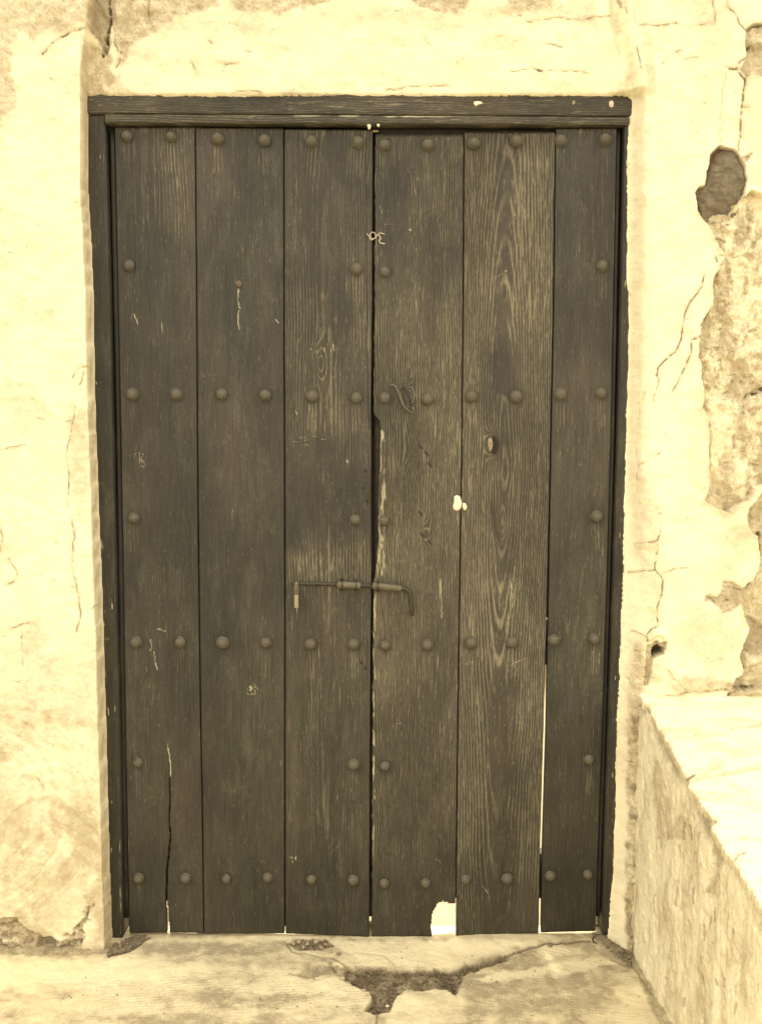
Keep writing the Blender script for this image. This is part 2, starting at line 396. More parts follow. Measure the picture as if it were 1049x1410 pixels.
# masks are read at the place each vertex is seen
PX, PY = proj(np.stack([X, -h, Z], -1))
stain_shade = np.zeros(h.shape); dirt = np.zeros(h.shape); rough = np.zeros(h.shape)
CRKMOD = .35 + .75 * ss(.3, .6, fbm(PX / 7, PY / 7, 2, 900))
def add_poly(poly, st=0, di=0, ro=0, dh=0, soft=2, warp=3, seed=0, ws=10):
    global h
    k = pmask(PX, PY, poly, soft, warp, seed, ws)
    stain_shade[:] = np.maximum(stain_shade, k * st); dirt[:] = np.maximum(dirt, k * di); rough[:] = np.maximum(rough, k * ro)
    h += k * dh; return k
def crack(pts, wd=1.6, di=.75, dh=-.003, amp=1.2, seed=0, st=.25):
    global h
    p = jag(jag(pts, amp, 6, seed + len(pts) * 7 + int(pts[0][0])), amp * .5, 2.5, seed + 3)
    k = stroke(PX, PY, p, wd * .9) * CRKMOD
    dirt[:] = np.maximum(dirt, k * di * .85); h += k * dh
    stain_shade[:] = np.maximum(stain_shade, stroke(PX, PY, p, wd * 3.5) * st)

fx, fz = X, Z
n_low = fbm(fx * 3, fz * 3, 4, 1); n_mid = fbm(fx * 14, fz * 14, 4, 2); n_hi = fbm(fx * 90, fz * 90, 3, 3)
n_warp = fbm(fx * 30, fz * 22, 4, 4)
# --- stains of the left wall
low = ss(760, 1180, PY) * (PX < 160)
stain_shade += low * (.10 + .62 * ss(.38, .68, fbm(fx * 9 + 3, fz * 6, 4, 21)))
stain_shade += (PX < 160) * ss(1080, 1290, PY) * .28
add_poly([(-60, -60), (128, -60), (124, 30), (100, 40), (60, 44), (30, 50), (16, 60), (12, 120), (22, 160), (0, 175), (-60, 180)], .42, .05, .8, -.001, 7, 12, 3, 16)
add_poly([(92, 560), (120, 560), (122, 720), (104, 715), (96, 640)], .42, 0, .2, 0, 8, 6, 5)
add_poly([(60, 905), (95, 900), (100, 945), (62, 950)], .3, 0, 0, 0, 14, 6, 6)
bb = [(-60, 1262), (20, 1264), (40, 1282), (62, 1290), (82, 1296), (104, 1284), (118, 1262), (120, 1250), (128, 1246), (118, 1270), (112, 1300), (114, 1316), (150, 1320), (150, 1345), (-60, 1345)]
kb_ = add_poly(bb, .75, .05, 1, -.010, 2.5, 7, 7, 9)
cn = fbm(fx * 60, fz * 70, 4, 902); dirt[:] = np.maximum(dirt, kb_ * ss(.50, .66, cn) * .55); h += kb_ * (cn - .5) * -.018
add_poly([(52, 1290), (72, 1296), (80, 1310), (60, 1322), (50, 1308)], .9, .6, 1, -.006, 3, 3, 8)
for pts in ([(122, 36), (108, 41), (95, 45), (78, 55), (58, 74)], ): crack(pts, 1.9, .9, -.003)
crack([(120, 505), (108, 508), (100, 520)], 1.3, .45); crack([(112, 500), (116, 512), (110, 530)], 1.1, .4)
crack([(104, 560), (98, 590), (92, 625), (95, 650), (93, 690)], 1.1, .3); crack([(96, 650), (92, 700)], 1, .3)
crack([(100, 715), (104, 740), (100, 770), (102, 790), (109, 822), (112, 845), (106, 870)], 1.5, .55)
crack([(0, 720), (4, 740), (0, 760)], 1.5, .5); crack([(12, 770), (24, 790), (22, 800), (8, 806)], 1.4, .4)
crack([(15, 866), (30, 860), (40, 858)], 1.5, .5); crack([(128, 838), (137, 828)], 1.3, .5); crack([(0, 620), (35, 612)], 1, .25)
crack([(50, 1070), (58, 1078), (60, 1088)], 1.6, .5); crack([(30, 870), (32, 930)], 1, .2)
crack([(130, 1245), (120, 1262), (110, 1272), (100, 1290)], 2.2, .5); crack([(150, 1240), (149, 1300)], 1.5, .3)
# trowel swirls low on the left
for cx, cy, sd in ((-15, 1120, 1), (70, 1210, 2)):
    rad = np.hypot(PX - cx, (PY - cy) * .8) + (fbm(PX / 40, PY / 40, 3, sd) - .5) * 22
    sw = (fbm(rad / 5.5, PY / 260 + sd, 3, 40 + sd) - .5)
    k = ss(900, 1080, PY) * (PX < 150) * ss(30, 60, rad) * (1 - ss(120, 190, rad)) * (1 - ss(1235, 1275, PY))
    h += sw * .0045 * k; stain_shade += np.clip(-sw, 0, 1) * k * .8
# --- seam and rough mortar at the top left corner
add_poly([(122, -60), (172, -60), (160, 10), (152, 50), (150, 80), (142, 70), (130, 50), (120, 40)], .95, .28, 1, -.004, 4, 5, 9)
add_poly([(112, 50), (150, 70), (160, 110), (150, 134), (112, 134)], .75, .04, .5, 0, 5, 4, 10)
add_poly([(150, -60), (330, -60), (300, 8), (250, 22), (212, 42), (188, 58), (166, 88), (158, 60), (152, 20)], .55, .06, 1, -.001, 6, 10, 11, 14)
add_poly([(166, 88), (160, 104), (148, 128), (190, 132), (166, 112)], .5, 0, .3, 0, 5, 4, 12)
crack([(150, 0), (152, 25), (149, 45), (146, 62), (142, 76)], 3.2, .95, -.008); crack([(160, 30), (158, 60), (163, 70)], 2, .5); crack([(206, 0), (204, 18), (208, 30)], 2, .35)
crack([(146, 50), (150, 66), (143, 78)], 3, .8, -.006); crack([(168, 72), (166, 84), (158, 96)], 1.8, .45)
add_poly([(300, -60), (470, -60), (450, 2), (400, 12), (384, 26), (372, 14), (340, 20), (318, 8)], .6, .05, 1, -.001, 4, 6, 13)
add_poly([(540, -60), (660, -60), (640, 12), (625, 20), (600, 16), (570, 8)], .6, .06, 1, -.001, 4, 6, 14)
add_poly([(680, -60), (780, -60), (760, 10), (720, 18), (700, 8)], .5, .04, .9, 0, 5, 6, 15)
add_poly([(160, 6), (820, 6), (815, 30), (500, 36), (200, 60)], .16, 0, .2, 0, 8, 10, 16, 20)
for p in ([(311, 90), (318, 88), (328, 89)], [(288, 56), (292, 60)], [(265, 86), (271, 98)]): crack(p, 2.2, .6, -.001)
crack([(735, 95), (742, 97), (747, 98)], 2.8, .85, -.002, .4)
crack([(325, 127), (345, 126), (360, 128)], 1.4, .3); crack([(390, 130), (480, 131)], 1.8, .6, -.001)
crack([(700, 98), (730, 96), (790, 98), (812, 102)], 1.0, .14); crack([(726, 30), (770, 22), (800, 28), (840, 22)], 1.0, .15); crack([(745, 60), (765, 62), (775, 66)], 1.2, .35)
crack([(530, 124), (570, 119), (618, 117)], 1.0, .15)
# --- folds where the lintel meets the right pillar
for pts, wd, am in (([(843, -40), (846, 30), (852, 60), (864, 90), (868, 125)], 9, -.006), ([(868, -40), (878, 30), (890, 60), (897, 110), (896, 160)], 8, -.005), ([(856, -40), (862, 40), (875, 80), (882, 130)], 8, .006)):
    k = stroke(PX, PY, pts, wd); h += k * am; stain_shade[:] = np.maximum(stain_shade, k * (.5 if am < 0 else .15) * ss(.3, .6, fbm(PX / 10, PY / 26, 3, 903)) * (1 - ss(95, 140, PY)))  # tan along the folds paints their shading
crack([(851, 0), (855, 12)], 3, .6, -.004); crack([(858, 4), (862, 20)], 2, .4); crack([(876, 68), (879, 80), (881, 94)], 1.6, .75, -.003, .5)
add_poly([(872, 130), (888, 130), (886, 300), (884, 600), (880, 700), (864, 700), (868, 400)], .36, 0, .1, 0, 5, 3, 17, 20)  # shade of the right reveal's slope, painted tan
# --- right pillar
crack([(880, 34), (900, 36), (918, 36), (925, 32), (950, 36), (982, 32)], 1.5, .4, -.0015); crack([(905, 36), (920, 34), (930, 31)], 1.8, .5)
crack([(982, -20), (981, 10), (983, 32)], 1.2, .3); crack([(998, -10), (1001, 10), (1014, 24), (1020, 36), (1025, 42)], 1.5, .6, -.002)
crack([(1001, 92), (1004, 95), (1013, 95), (1020, 105), (1026, 110)], 2.2, .7, -.004); crack([(1013, 95), (1018, 85), (1026, 80)], 1.8, .6)
crack([(1026, 108), (1023, 130), (1021, 150), (1020, 170), (1021, 186)], 2.4, .75, -.005, .6); crack([(1018, 190), (1017, 208)], 1.4, .4)
crack([(999, 102), (995, 130), (992, 160), (991, 198)], 1.2, .28, -.001); crack([(942, 82), (952, 79), (960, 79)], 1.7, .6, -.001, .5)
crack([(1021, 146), (1032, 147)], 2, .3); crack([(912, 88), (920, 80)], 1.3, .2); crack([(930, 72), (938, 69)], 1.4, .3)
k = pmask(PX, PY, [(1024, 108), (1200, 90), (1200, 290), (1034, 255), (1026, 212), (1020, 190)], 1.5, 2, 18); h -= k * .004; stain_shade += k * .16
add_poly([(1120, 30), (1044, 33), (1036, 34), (1028, 42), (1026, 62), (1027, 84), (1020, 95), (1026, 104), (1036, 102), (1060, 108), (1120, 110)], .62, .1, 1, -.012, 1.5, 2, 19, 6)
add_poly([(1046, 36), (1120, 36), (1120, 68), (1050, 66), (1042, 58)], -.0, 0, 0, .007, 3, 2, 20)
crack([(1030, 65), (1036, 62), (1040, 66)], 3.5, .85, -.008, .5); crack([(1027, 42), (1036, 35), (1060, 33)], 3, .7, -.006, .5)
add_poly([(1015, 95), (1026, 80), (1034, 86), (1036, 102), (1026, 110)], .45, .1, .8, -.003, 2, 2, 22)
# undercoat laid bare down the right side
UC = [(961, 290), (972, 302), (980, 314), (988, 332), (997, 345), (1000, 352), (997, 365), (985, 380), (982, 392), (983, 412), (980, 426), (970, 440), (966, 452), (964, 470), (962, 492), (966, 500), (966, 522), (971, 545), (968, 562), (974, 570), (977, 580), (977, 605), (976, 640), (976, 676), (971, 690), (985, 700), (1003, 706), (1010, 698), (1030, 690), (1040, 672), (1120, 640), (1120, 292), (1034, 262), (1014, 282)]
kU = pmask(PX, PY, UC, 1.3, 1.6, 23, 5)
sdU = sdf(PX, PY, UC, 30); h += np.where(sdU > 0, .0055 * np.exp(-(sdU / 5.5) ** 2), 0)
uc_n = .55 * fbm(fx * 22, fz * 9, 5, 24, .62) + .45 * fbm(fx * 70, fz * 42, 4, 27, .65); h -= kU * (.018 + .034 * (fbm(fx * 24, fz * 11, 5, 25) - .5) + .010 * (fbm(fx * 110, fz * 90, 3, 26) - .5))
stain_shade += kU * (.12 + .80 * ss(.46, .62, uc_n)); rough[:] = np.maximum(rough, kU * (.35 + .65 * ss(.4, .6, uc_n)))
add_poly([(962, 296), (998, 294), (1004, 320), (1000, 345), (992, 340), (980, 318)], .55, .08, 1, -.004, 3, 3, 27, 5)
for p in ([(975, 306), (990, 304), (1000, 308), (1008, 306)], [(985, 330), (992, 326), (1002, 330)], [(990, 340), (998, 346), (1000, 352), (994, 364), (986, 376)], [(986, 352), (988, 360)]): crack(p, 1.9, .55, -.003)
for p in ([(982, 384), (983, 396)], [(981, 424), (972, 438), (966, 448)], [(964, 470), (962, 492)]): crack(p, 2.4, .7, -.004, .5)
for p in ([(972, 540), (971, 556), (967, 562)], [(977, 578), (978, 600), (977, 650), (976, 676), (970, 690)]): crack(p, 2.2, .6, -.003, .4)
for p in ([(1030, 548), (1040, 541), (1060, 534)],): crack(p, 5, .95, -.016, .5)
crack([(1049, 450), (1036, 456), (1030, 468), (1022, 480)], 4, .35, -.006); crack([(1028, 556), (1024, 565), (1030, 575)], 1.8, .4)
crack([(1015, 600), (1014, 618)], 3, .45, -.003); crack([(1003, 640), (1002, 700)], 6, .22, -.002, 2, 3, .6); crack([(1036, 300), (1034, 315), (1028, 330)], 3, .35)
for i in range(46):
    x = rng.uniform(985, 1046); y = rng.uniform(300, 690); a = rng.uniform(-.9, .3); L = rng.uniform(3, 12)
    crack([(x, y), (x + L * math.cos(a), y + L * math.sin(a))], rng.uniform(1.2, 2.6), rng.uniform(.15, .5), -.002, 1)
# flake cracks
crack([(970, 378), (968, 392), (960, 404), (950, 416), (943, 432), (940, 452), (938, 468), (930, 484), (914, 498), (906, 506), (904, 517)], 1.7, .8, -.003, .7)
crack([(904, 517), (908, 522), (904, 535), (899, 553)], 1.4, .55, -.002)
crack([(964, 463), (952, 468), (951, 486), (944, 504), (936, 520), (931, 531), (926, 538)], 1.8, .75, -.003, .7)
crack([(941, 458), (950, 459), (956, 455)], 1.2, .45); crack([(881, 495), (880, 540), (878, 600)], 1.1, .2); crack([(888, 540), (884, 554)], 1.2, .2)
crack([(880, 640), (892, 634), (908, 624)], 1.3, .35); crack([(875, 617), (878, 640), (876, 680)], 1.5, .3)
# lower right: stained pillar, cracks and the broken edge
add_poly([(873, 640), (880, 650), (905, 690), (906, 735), (902, 785), (910, 820), (904, 866), (888, 880), (886, 820), (876, 760), (866, 700)], .42, 0, .2, 0, 8, 8, 28, 16)
add_poly([(868, 880), (888, 900), (890, 960), (884, 1000), (862, 1010), (864, 940)], .5, .02, .7, 0, 6, 7, 29)
add_poly([(940, 830), (1000, 840), (1018, 890), (990, 925), (950, 910), (930, 880)], .4, 0, .1, 0, 14, 12, 30, 20)
add_poly([(1000, 700), (1032, 720), (1040, 760), (1010, 790), (975, 800), (1000, 740)], .32, 0, .1, 0, 12, 8, 33, 20)
add_poly([(920, 930), (1000, 935), (1010, 950), (930, 958)], .5, .03, .5, 0, 4, 5, 34)
crack([(909, 720), (907, 735), (902, 747), (905, 752), (902, 765), (901, 785), (908, 792), (912, 800), (910, 820), (904, 835), (904, 850), (905, 862), (896, 866), (889, 874), (890, 882)], 1.5, .85, -.003, .8)
crack([(872, 749), (885, 747), (902, 745)], 1.5, .6); crack([(864, 788), (880, 787), (901, 785)], 1.5, .6); crack([(910, 790), (925, 784), (946, 782)], 1.2, .4)
crack([(868, 868), (880, 872), (888, 876)], 1.3, .4); crack([(869, 895), (886, 896)], 1.4, .45)
k = stroke(PX, PY, [(892, 878), (902, 870), (914, 873), (917, 880)], 6); h += k * .006
add_poly([(889, 888), (898, 886), (904, 881), (907, 886), (917, 883), (917, 895), (908, 902), (898, 905), (896, 925), (892, 945), (886, 945), (888, 915)], .75, .22, .7, -.010, 1.3, 1.2, 35, 5)
add_poly([(898, 899), (900, 892), (906, 889), (909, 892), (914, 893), (914, 900), (905, 903), (899, 906)], 1, .97, .5, -.035, 1.2, .8, 36, 5)
crack([(884, 932), (890, 934), (906, 934)], 2.2, .25, -.002); crack([(918, 922), (926, 934), (936, 944), (944, 951)], 1.8, .4, -.002)
add_poly([(995, 800), (1010, 802), (1022, 808), (1020, 830), (1012, 838), (998, 846), (990, 838), (980, 830), (968, 828), (974, 820), (990, 822), (994, 815)], .72, .14, 1, -.004, 1.6, 2.5, 37, 5)
for p in ([(996, 802), (1010, 803)], [(996, 809), (1012, 811), (1024, 812)], [(970, 828), (978, 824), (985, 830)], [(996, 830), (1008, 827), (1014, 830)], [(972, 822), (980, 818)]): crack(p, 2, .55, -.003)
RE = [(1120, 674), (1049, 676), (1042, 688), (1031, 702), (1030, 724), (1036, 735), (1044, 738), (1046, 760), (1048, 772), (1044, 788), (1038, 802), (1028, 808), (1020, 812), (1021, 834), (1027, 852), (1032, 866), (1024, 885), (1018, 905), (1022, 915), (1023, 928), (1012, 934), (1008, 948), (1030, 952), (1120, 948)]
kE = pmask(PX, PY, RE, 1.4, 1.6, 38, 5)
h -= kE * (.024 + .024 * (fbm(fx * 20, fz * 16, 4, 39) - .5) + .003 * (fbm(fx * 120, fz * 120, 2, 40) - .5))
stain_shade[:] = np.maximum(stain_shade, kE * (.62 + .5 * (fbm(fx * 20, fz * 16, 3, 41) - .5))); rough[:] = np.maximum(rough, kE)
sdE = sdf(PX, PY, RE, 30); h += np.where(sdE > 0, .006 * np.exp(-(sdE / 5) ** 2), 0)
add_poly([(1035, 850), (1052, 862), (1100, 900), (1040, 905), (1022, 903), (1030, 878)], .9, .22, .8, -.010, 3, 3, 42)
crack([(1047, 735), (1045, 745), (1048, 762)], 4, .85, -.006, .6); crack([(1044, 790), (1040, 800), (1030, 806)], 4.5, .85, -.008, .6); crack([(1032, 704), (1031, 722)], 4, .5, -.004)
crack([(1020, 905), (1023, 920), (1022, 932)], 2.6, .6, -.004); crack([(1022, 836), (1030, 862)], 2, .5)
add_poly([(1028, 902), (1049, 895), (1100, 885), (1100, 905), (1045, 915), (1026, 925)], 0, 0, 0, .012, 3, 2, 43)
add_poly([(996, 940), (1120, 936), (1120, 962), (1000, 962)], .6, .1, .8, -.004, 3, 4, 44)
crack([(1003, 957), (1014, 950), (1030, 949), (1040, 948)], 3.4, .85, -.008, .5)
crack([(888, 966), (896, 960), (925, 957), (960, 953), (1000, 950)], 2.2, .55, -.003, .8)
# crumbling jamb beside the ledge
kj = pmask(PX, PY, [(866, 975), (892, 968), (893, 1000), (890, 1040), (886, 1120), (882, 1200), (878, 1300), (878, 1345), (860, 1345), (862, 1200), (864, 1100)], 3, 4, 45)
h += kj * (.020 * (fbm(fx * 40, fz * 30, 4, 46) - .55)) ; stain_shade[:] = np.maximum(stain_shade, kj * .6); rough[:] = np.maximum(rough, kj)
dirt[:] = np.maximum(dirt, kj * ss(.52, .7, fbm(fx * 55, fz * 40, 3, 47)) * .55)
add_poly([(868, 1000), (892, 990), (886, 1080), (868, 1050)], .75, .06, 1, 0, 4, 3, 48)
stain_shade += (PX > 840) * (PX < 885) * ss(960, 1040, PY) * .18
crack([(862, 1180), (878, 1182)], 1.8, .3); crack([(864, 1048), (874, 1050), (884, 1046)], 2, .45); crack([(880, 990), (889, 1010)], 3, .5, -.006)
crack([(874, 1230), (872, 1310)], 2.4, .4, -.004)
# the stone's pocket
HOLE = [(991, 200), (1000, 202), (1012, 206), (1019, 214), (1025, 228), (1028, 248), (1026, 264), (1018, 279), (1010, 281), (1006, 293), (998, 291), (985, 292), (976, 300), (968, 299), (962, 292), (961, 278), (958, 264), (963, 257), (971, 256), (974, 236), (979, 224), (978, 212), (985, 206)]
kH = pmask(PX, PY, HOLE, 1.2, .8, 49, 6); h -= kH * .024; stain_shade[:] = np.maximum(stain_shade, kH); dirt[:] = np.maximum(dirt, kH * .75)
k = stroke(PX, PY, [(978, 214), (984, 206), (991, 200)], 5); h += k * .005
add_poly([(1004, 203), (1012, 207), (1022, 216), (1030, 212), (1036, 216), (1026, 224), (1014, 222)], .7, .15, .8, -.004, 1.5, 1.5, 50)
crack([(1024, 218), (1032, 214), (1036, 210)], 2, .5)
# scattered nicks of age over all the plaster
for i in range(330):
    z = rng.random()
    if z < .33: x, y = rng.uniform(0, 115), rng.uniform(40, 1250)
    elif z < .62: x, y = rng.uniform(165, 850), rng.uniform(10, 125)
    else: x, y = rng.uniform(885, 1010), rng.uniform(20, 930)
    a = rng.normal(-.25, .5); L = rng.uniform(1, 9)
    crack([(x, y), (x + L * math.cos(a), y + L * math.sin(a))], rng.uniform(.8, 1.5), rng.uniform(.06, .3) if rng.random() < .85 else .6, -.0008, .8, i, .08)
stain_shade += (PX > 160) * (PX < 850) * (PY < 130) * .30 * ss(.52, .75, fbm(fx * 7, fz * 30, 4, 61))
stain_shade += (PX > 870) * .30 * ss(.52, .72, fbm(fx * 9, fz * 9, 4, 62)) * ss(300, 800, PY)
damp = 1 - .85 * inner * (1 - ss(26, 60, GX - we)) * (1 - top)
h += (n_low - .5) * .016 * (1 - opening) * damp + (n_mid - .5) * .010 * damp + (n_hi - .5) * .0022 * (1 + rough) + (n_warp - .5) * .0042 * (1 + 1.2 * rough) + rough * ((fbm(fx * 55, fz * 55, 4, 901) - .5) * .013)
stain_shade += .30 * (PX > wall_edge(PY) - 0) * 0
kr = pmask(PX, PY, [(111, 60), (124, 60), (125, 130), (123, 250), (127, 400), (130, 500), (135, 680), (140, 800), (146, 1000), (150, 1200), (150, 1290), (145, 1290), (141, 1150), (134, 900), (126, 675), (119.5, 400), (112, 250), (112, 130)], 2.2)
stain_shade = np.maximum(stain_shade, kr * .95)  # tan laid on the left reveal to paint its shade
stain_shade += .27 * ss(.50, .66, fbm(fx * 13, fz * 15, 5, 904, .62)) * ss(.42, .58, fbm(fx * 3.2, fz * 3.2, 3, 905)) + .10 * ss(.5, .7, fbm(fx * 45, fz * 45, 4, 906, .65))
# cut the skin away behind the frame
cx0 = onY(150, 175, .06)[0]; cut = (X > -.66) & (X < .565) & (Z < 2.08)
keep = ~(cut[:-1, :-1] & cut[1:, 1:] & cut[:-1, 1:] & cut[1:, :-1])
Pw = np.stack([X, -h, Z], -1)
mask4 = np.stack([np.clip(stain_shade, 0, 1), np.clip(dirt, 0, 1), np.clip(rough, 0, 1), np.ones(h.shape)], -1)
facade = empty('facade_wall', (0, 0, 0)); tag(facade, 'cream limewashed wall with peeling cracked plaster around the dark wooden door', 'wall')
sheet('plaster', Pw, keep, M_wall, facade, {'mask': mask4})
# masonry body behind the skin
M_core = simple('masonry_core', (.5, .4, .25), .9, 20, .3, .003)
box('wall_core', -4.3, -.712, .13, .42, -.05, 2.9, M_core, facade, 0)
box('wall_core', .632, 4.8, .13, .42, -.05, 2.9, M_core, facade, 0)
box('wall_core', -.711, .631, .13, .42, 2.13, 2.9, M_core, facade, 0)
zt = float(Z[0].min()); 
box('wall_top', -4.3, 4.8, -.03, .42, 2.901, 2.96, M_core, facade, 0)
# stone showing in the pocket
sp = np.array(HOLE, float)
gx, gy = np.meshgrid(np.linspace(954, 1032, 60), np.linspace(196, 304, 84)); Q = onY(gx, gy, .016)
sd = sdf(gx, gy, HOLE, 60); hh = np.clip(-sd, -4, 12) / 12
bul = fbm(Q[..., 0] * 18, Q[..., 2] * 12, 4, 71); bul2 = fbm(Q[..., 0] * 60 + Q[..., 2] * 90, Q[..., 2] * 60 - Q[..., 0] * 60, 3, 72)
Q[..., 1] = .024 - np.sqrt(np.clip(hh, 0, 1)) * .012 - (bul - .5) * .03 - (bul2 - .5) * .010
sheet('exposed_stone', Q, None, M_stone, facade)

# ---- floor
ys_f = np.concatenate([np.linspace(-1.4, -.62, 30)[:-1], np.arange(-.62, .26, .0024), np.linspace(.26, 3.4, 30)[1:]])
xs_f = np.concatenate([np.linspace(-6, -1.06, 25)[:-1], np.arange(-1.06, 1.0, .0034), np.linspace(1.0, 6, 25)[1:]])
FXg, FYg = np.meshgrid(xs_f, ys_f); hz = np.zeros(FXg.shape)
PX, PY = proj(np.stack([FXg, FYg, hz], -1)); h = hz.copy()
stain_shade = np.zeros(h.shape); dirt = np.zeros(h.shape); rough = np.zeros(h.shape)
onf = FYg < .3
# ids: soft clouds of wear
cl = fbm(FXg * 5 + 2, FYg * 9, 4, 81); cl2 = fbm(FXg * 16, FYg * 30, 4, 82)
stain_shade += .26 + .75 * ss(.38, .68, cl * .55 + cl2 * .45)
bright = np.maximum.reduce([pmask(PX, PY, [(-200, 1318), (120, 1322), (200, 1318), (300, 1330), (230, 1352), (60, 1362), (-200, 1362)], 9, 8, 83, 20),
    pmask(PX, PY, [(455, 1297), (700, 1296), (740, 1300), (700, 1310), (655, 1322), (630, 1333), (575, 1334), (500, 1328), (480, 1312)], 4, 4, 84),
    .9 * pmask(PX, PY, [(660, 1345), (740, 1330), (830, 1316), (850, 1326), (790, 1340), (700, 1350), (665, 1352)], 3, 4, 85),
    .8 * pmask(PX, PY, [(180, 1291), (400, 1291), (400, 1296), (190, 1300)], 4, 2, 86),  # line of light under the left leaf, painted pale
    .6 * pmask(PX, PY, [(400, 1340), (470, 1336), (480, 1345), (510, 1362), (500, 1375), (420, 1368), (380, 1350)], 5, 5, 87),
    .6 * pmask(PX, PY, [(540, 1380), (600, 1360), (640, 1362), (640, 1410), (530, 1420)], 5, 5, 88),
    .8 * pmask(PX, PY, [(840, 1360), (900, 1360), (950, 1440), (860, 1440)], 8, 5, 89)])
stain_shade *= 1 - .88 * bright
stain_shade = np.maximum(stain_shade, .75 * pmask(PX, PY, [(650, 1360), (760, 1340), (840, 1340), (850, 1380), (800, 1400), (680, 1400)], 10, 8, 90))
stain_shade = np.maximum(stain_shade, .62 * pmask(PX, PY, [(250, 1302), (400, 1300), (420, 1330), (330, 1335), (270, 1325)], 8, 6, 91))
# imprinted roller mesh
def imprint(poly, ang, per, seed):
    global h
    k = pmask(PX, PY, poly, 10, 8, seed)
    c, s = math.cos(ang), math.sin(ang); u = FXg * c + FYg * s; v = -FXg * s + FYg * c
    g = np.sin(u / per * 6.283) * .6 + np.sin(v / (per * 1.3) * 6.283) * .5
    br = ss(.35, .6, fbm(FXg * 22, FYg * 30, 3, seed + 1))
    h += g * .0010 * k * br; dirt[:] = np.maximum(dirt, k * br * np.clip(-g - .3, 0, 1) * .2)
imprint([(230, 1298), (410, 1298), (430, 1345), (250, 1340)], .35, .0075, 101)
imprint([(665, 1325), (760, 1302), (850, 1310), (760, 1335), (690, 1340)], -.3, .0085, 103)
imprint([(150, 1340), (520, 1345), (520, 1420), (100, 1420)], .15, .008, 105)
imprint([(600, 1345), (860, 1340), (900, 1420), (640, 1420)], -.2, .008, 107)
# the broken pit in front of the threshold
PIT = [(478, 1334), (500, 1329), (560, 1333), (600, 1334), (632, 1333), (650, 1326), (690, 1318), (700, 1322), (660, 1333), (638, 1342), (634, 1358), (628, 1367), (600, 1361), (560, 1364), (545, 1372), (535, 1392), (515, 1397), (500, 1392), (512, 1378), (510, 1366), (490, 1356), (474, 1348)]
def add_polyf(poly, st=0, di=0, ro=0, dh=0, soft=2, warp=3, seed=0, ws=10):
    global h
    k = pmask(PX, PY, poly, soft, warp, seed, ws); stain_shade[:] = np.maximum(stain_shade, k * st); dirt[:] = np.maximum(dirt, k * di); rough[:] = np.maximum(rough, k * ro); h += k * dh; return k
kp = add_polyf(PIT, 1, 0, 1, -.012, 1.6, 4.5, 110, 14)
dirt = np.maximum(dirt, kp * (.42 + .5 * ss(.4, .6, fbm(FXg * 30, FYg * 40, 3, 111)))); h += kp * (fbm(FXg * 120, FYg * 120, 2, 112) - .5) * .008
add_polyf([(440, 1326), (478, 1330), (480, 1345), (450, 1342), (420, 1346), (400, 1342)], .85, .2, .8, -.004, 3, 3, 113)
def crackf(pts, wd=1.5, di=.7, dh=-.004, amp=1.0, seed=0):
    global h
    p = jag(pts, amp, 8, seed + int(pts[0][0])); k = stroke(PX, PY, p, wd); dirt[:] = np.maximum(dirt, k * di); h += k * dh
crackf([(640, 1336), (680, 1322), (720, 1309), (750, 1302), (790, 1300), (812, 1299)], 2.2, .75); crackf([(650, 1330), (690, 1318)], 4, .5)
crackf([(500, 1311), (530, 1316), (542, 1326), (544, 1332)], 1, .35, -.002); crackf([(520, 1395), (515, 1425)], 2, .5)
crackf([(628, 1366), (620, 1345)], 1.5, .5); crackf([(470, 1347), (505, 1364)], 2, .5); crackf([(395, 1300), (402, 1310), (455, 1318), (482, 1332)], 1.8, .5)
crackf([(430, 1350), (470, 1340)], 1.2, .25); crackf([(455, 1325), (462, 1335)], 3, .6); crackf([(840, 1320), (872, 1332), (900, 1372)], 2, .3)
add_polyf([(396, 1298), (408, 1292), (452, 1294), (460, 1303), (440, 1308), (418, 1308), (402, 1305)], .9, .35, 1, -.003, 2.5, 3, 115, 5)
# dark crumbs against the jambs
add_polyf([(146, 1316), (150, 1306), (170, 1300), (182, 1290), (206, 1288), (196, 1298), (184, 1306), (170, 1313), (152, 1318)], 1, .72, 1, .004, 2, 2, 116, 5)
add_polyf([(-200, 1300), (150, 1306), (150, 1315), (60, 1317), (-200, 1314)], .6, .3, 1, .002, 1.5, 3, 117, 8)
crackf([(150, 1317), (170, 1313), (186, 1306), (206, 1291)], 2.6, .9, -.003)
add_polyf([(814, 1288), (828, 1284), (846, 1290), (864, 1300), (872, 1318), (866, 1330), (850, 1316), (832, 1306), (816, 1298)], 1, .5, 1, .003, 2, 3, 118, 6)
add_polyf([(866, 1318), (875, 1318), (935, 1430), (915, 1430)], .7, .15, .6, 0, 3, 3, 119)
h += ((fbm(FXg * 6, FYg * 6, 3, 120) - .5) * .006 + (fbm(FXg * 30, FYg * 30, 4, 121) - .5) * .006 + (fbm(FXg * 140, FYg * 140, 2, 122) - .5) * .0014 * (1 + 3 * rough)) * (1 - .5 * (FYg > .04) * (FYg < .2))
h += .0075 * ss(.05, .30, FXg) * ss(-.02, .04, FYg) * (1 - ss(.2, .3, FYg))
h = np.where(FYg > .3, h * .3, h); stain_shade = np.where(FYg > .11, 1, stain_shade); dirt = np.where(FYg > .11, .62, dirt)
M_floor = plaster_mat('worn_concrete', lime=(.70, .61, .375), tan=(.33, .27, .162), speck=.5)
tag(sheet('floor', np.stack([FXg, FYg, h], -1), None, M_floor, None, {'mask': np.stack([np.clip(stain_shade, 0, 1), np.clip(dirt, 0, 1), np.clip(rough, 0, 1), np.ones(h.shape)], -1)}), kind='structure')
M_gnd = simple('distant_ground', (.13, .11, .075), .95, 3, .25, .004)
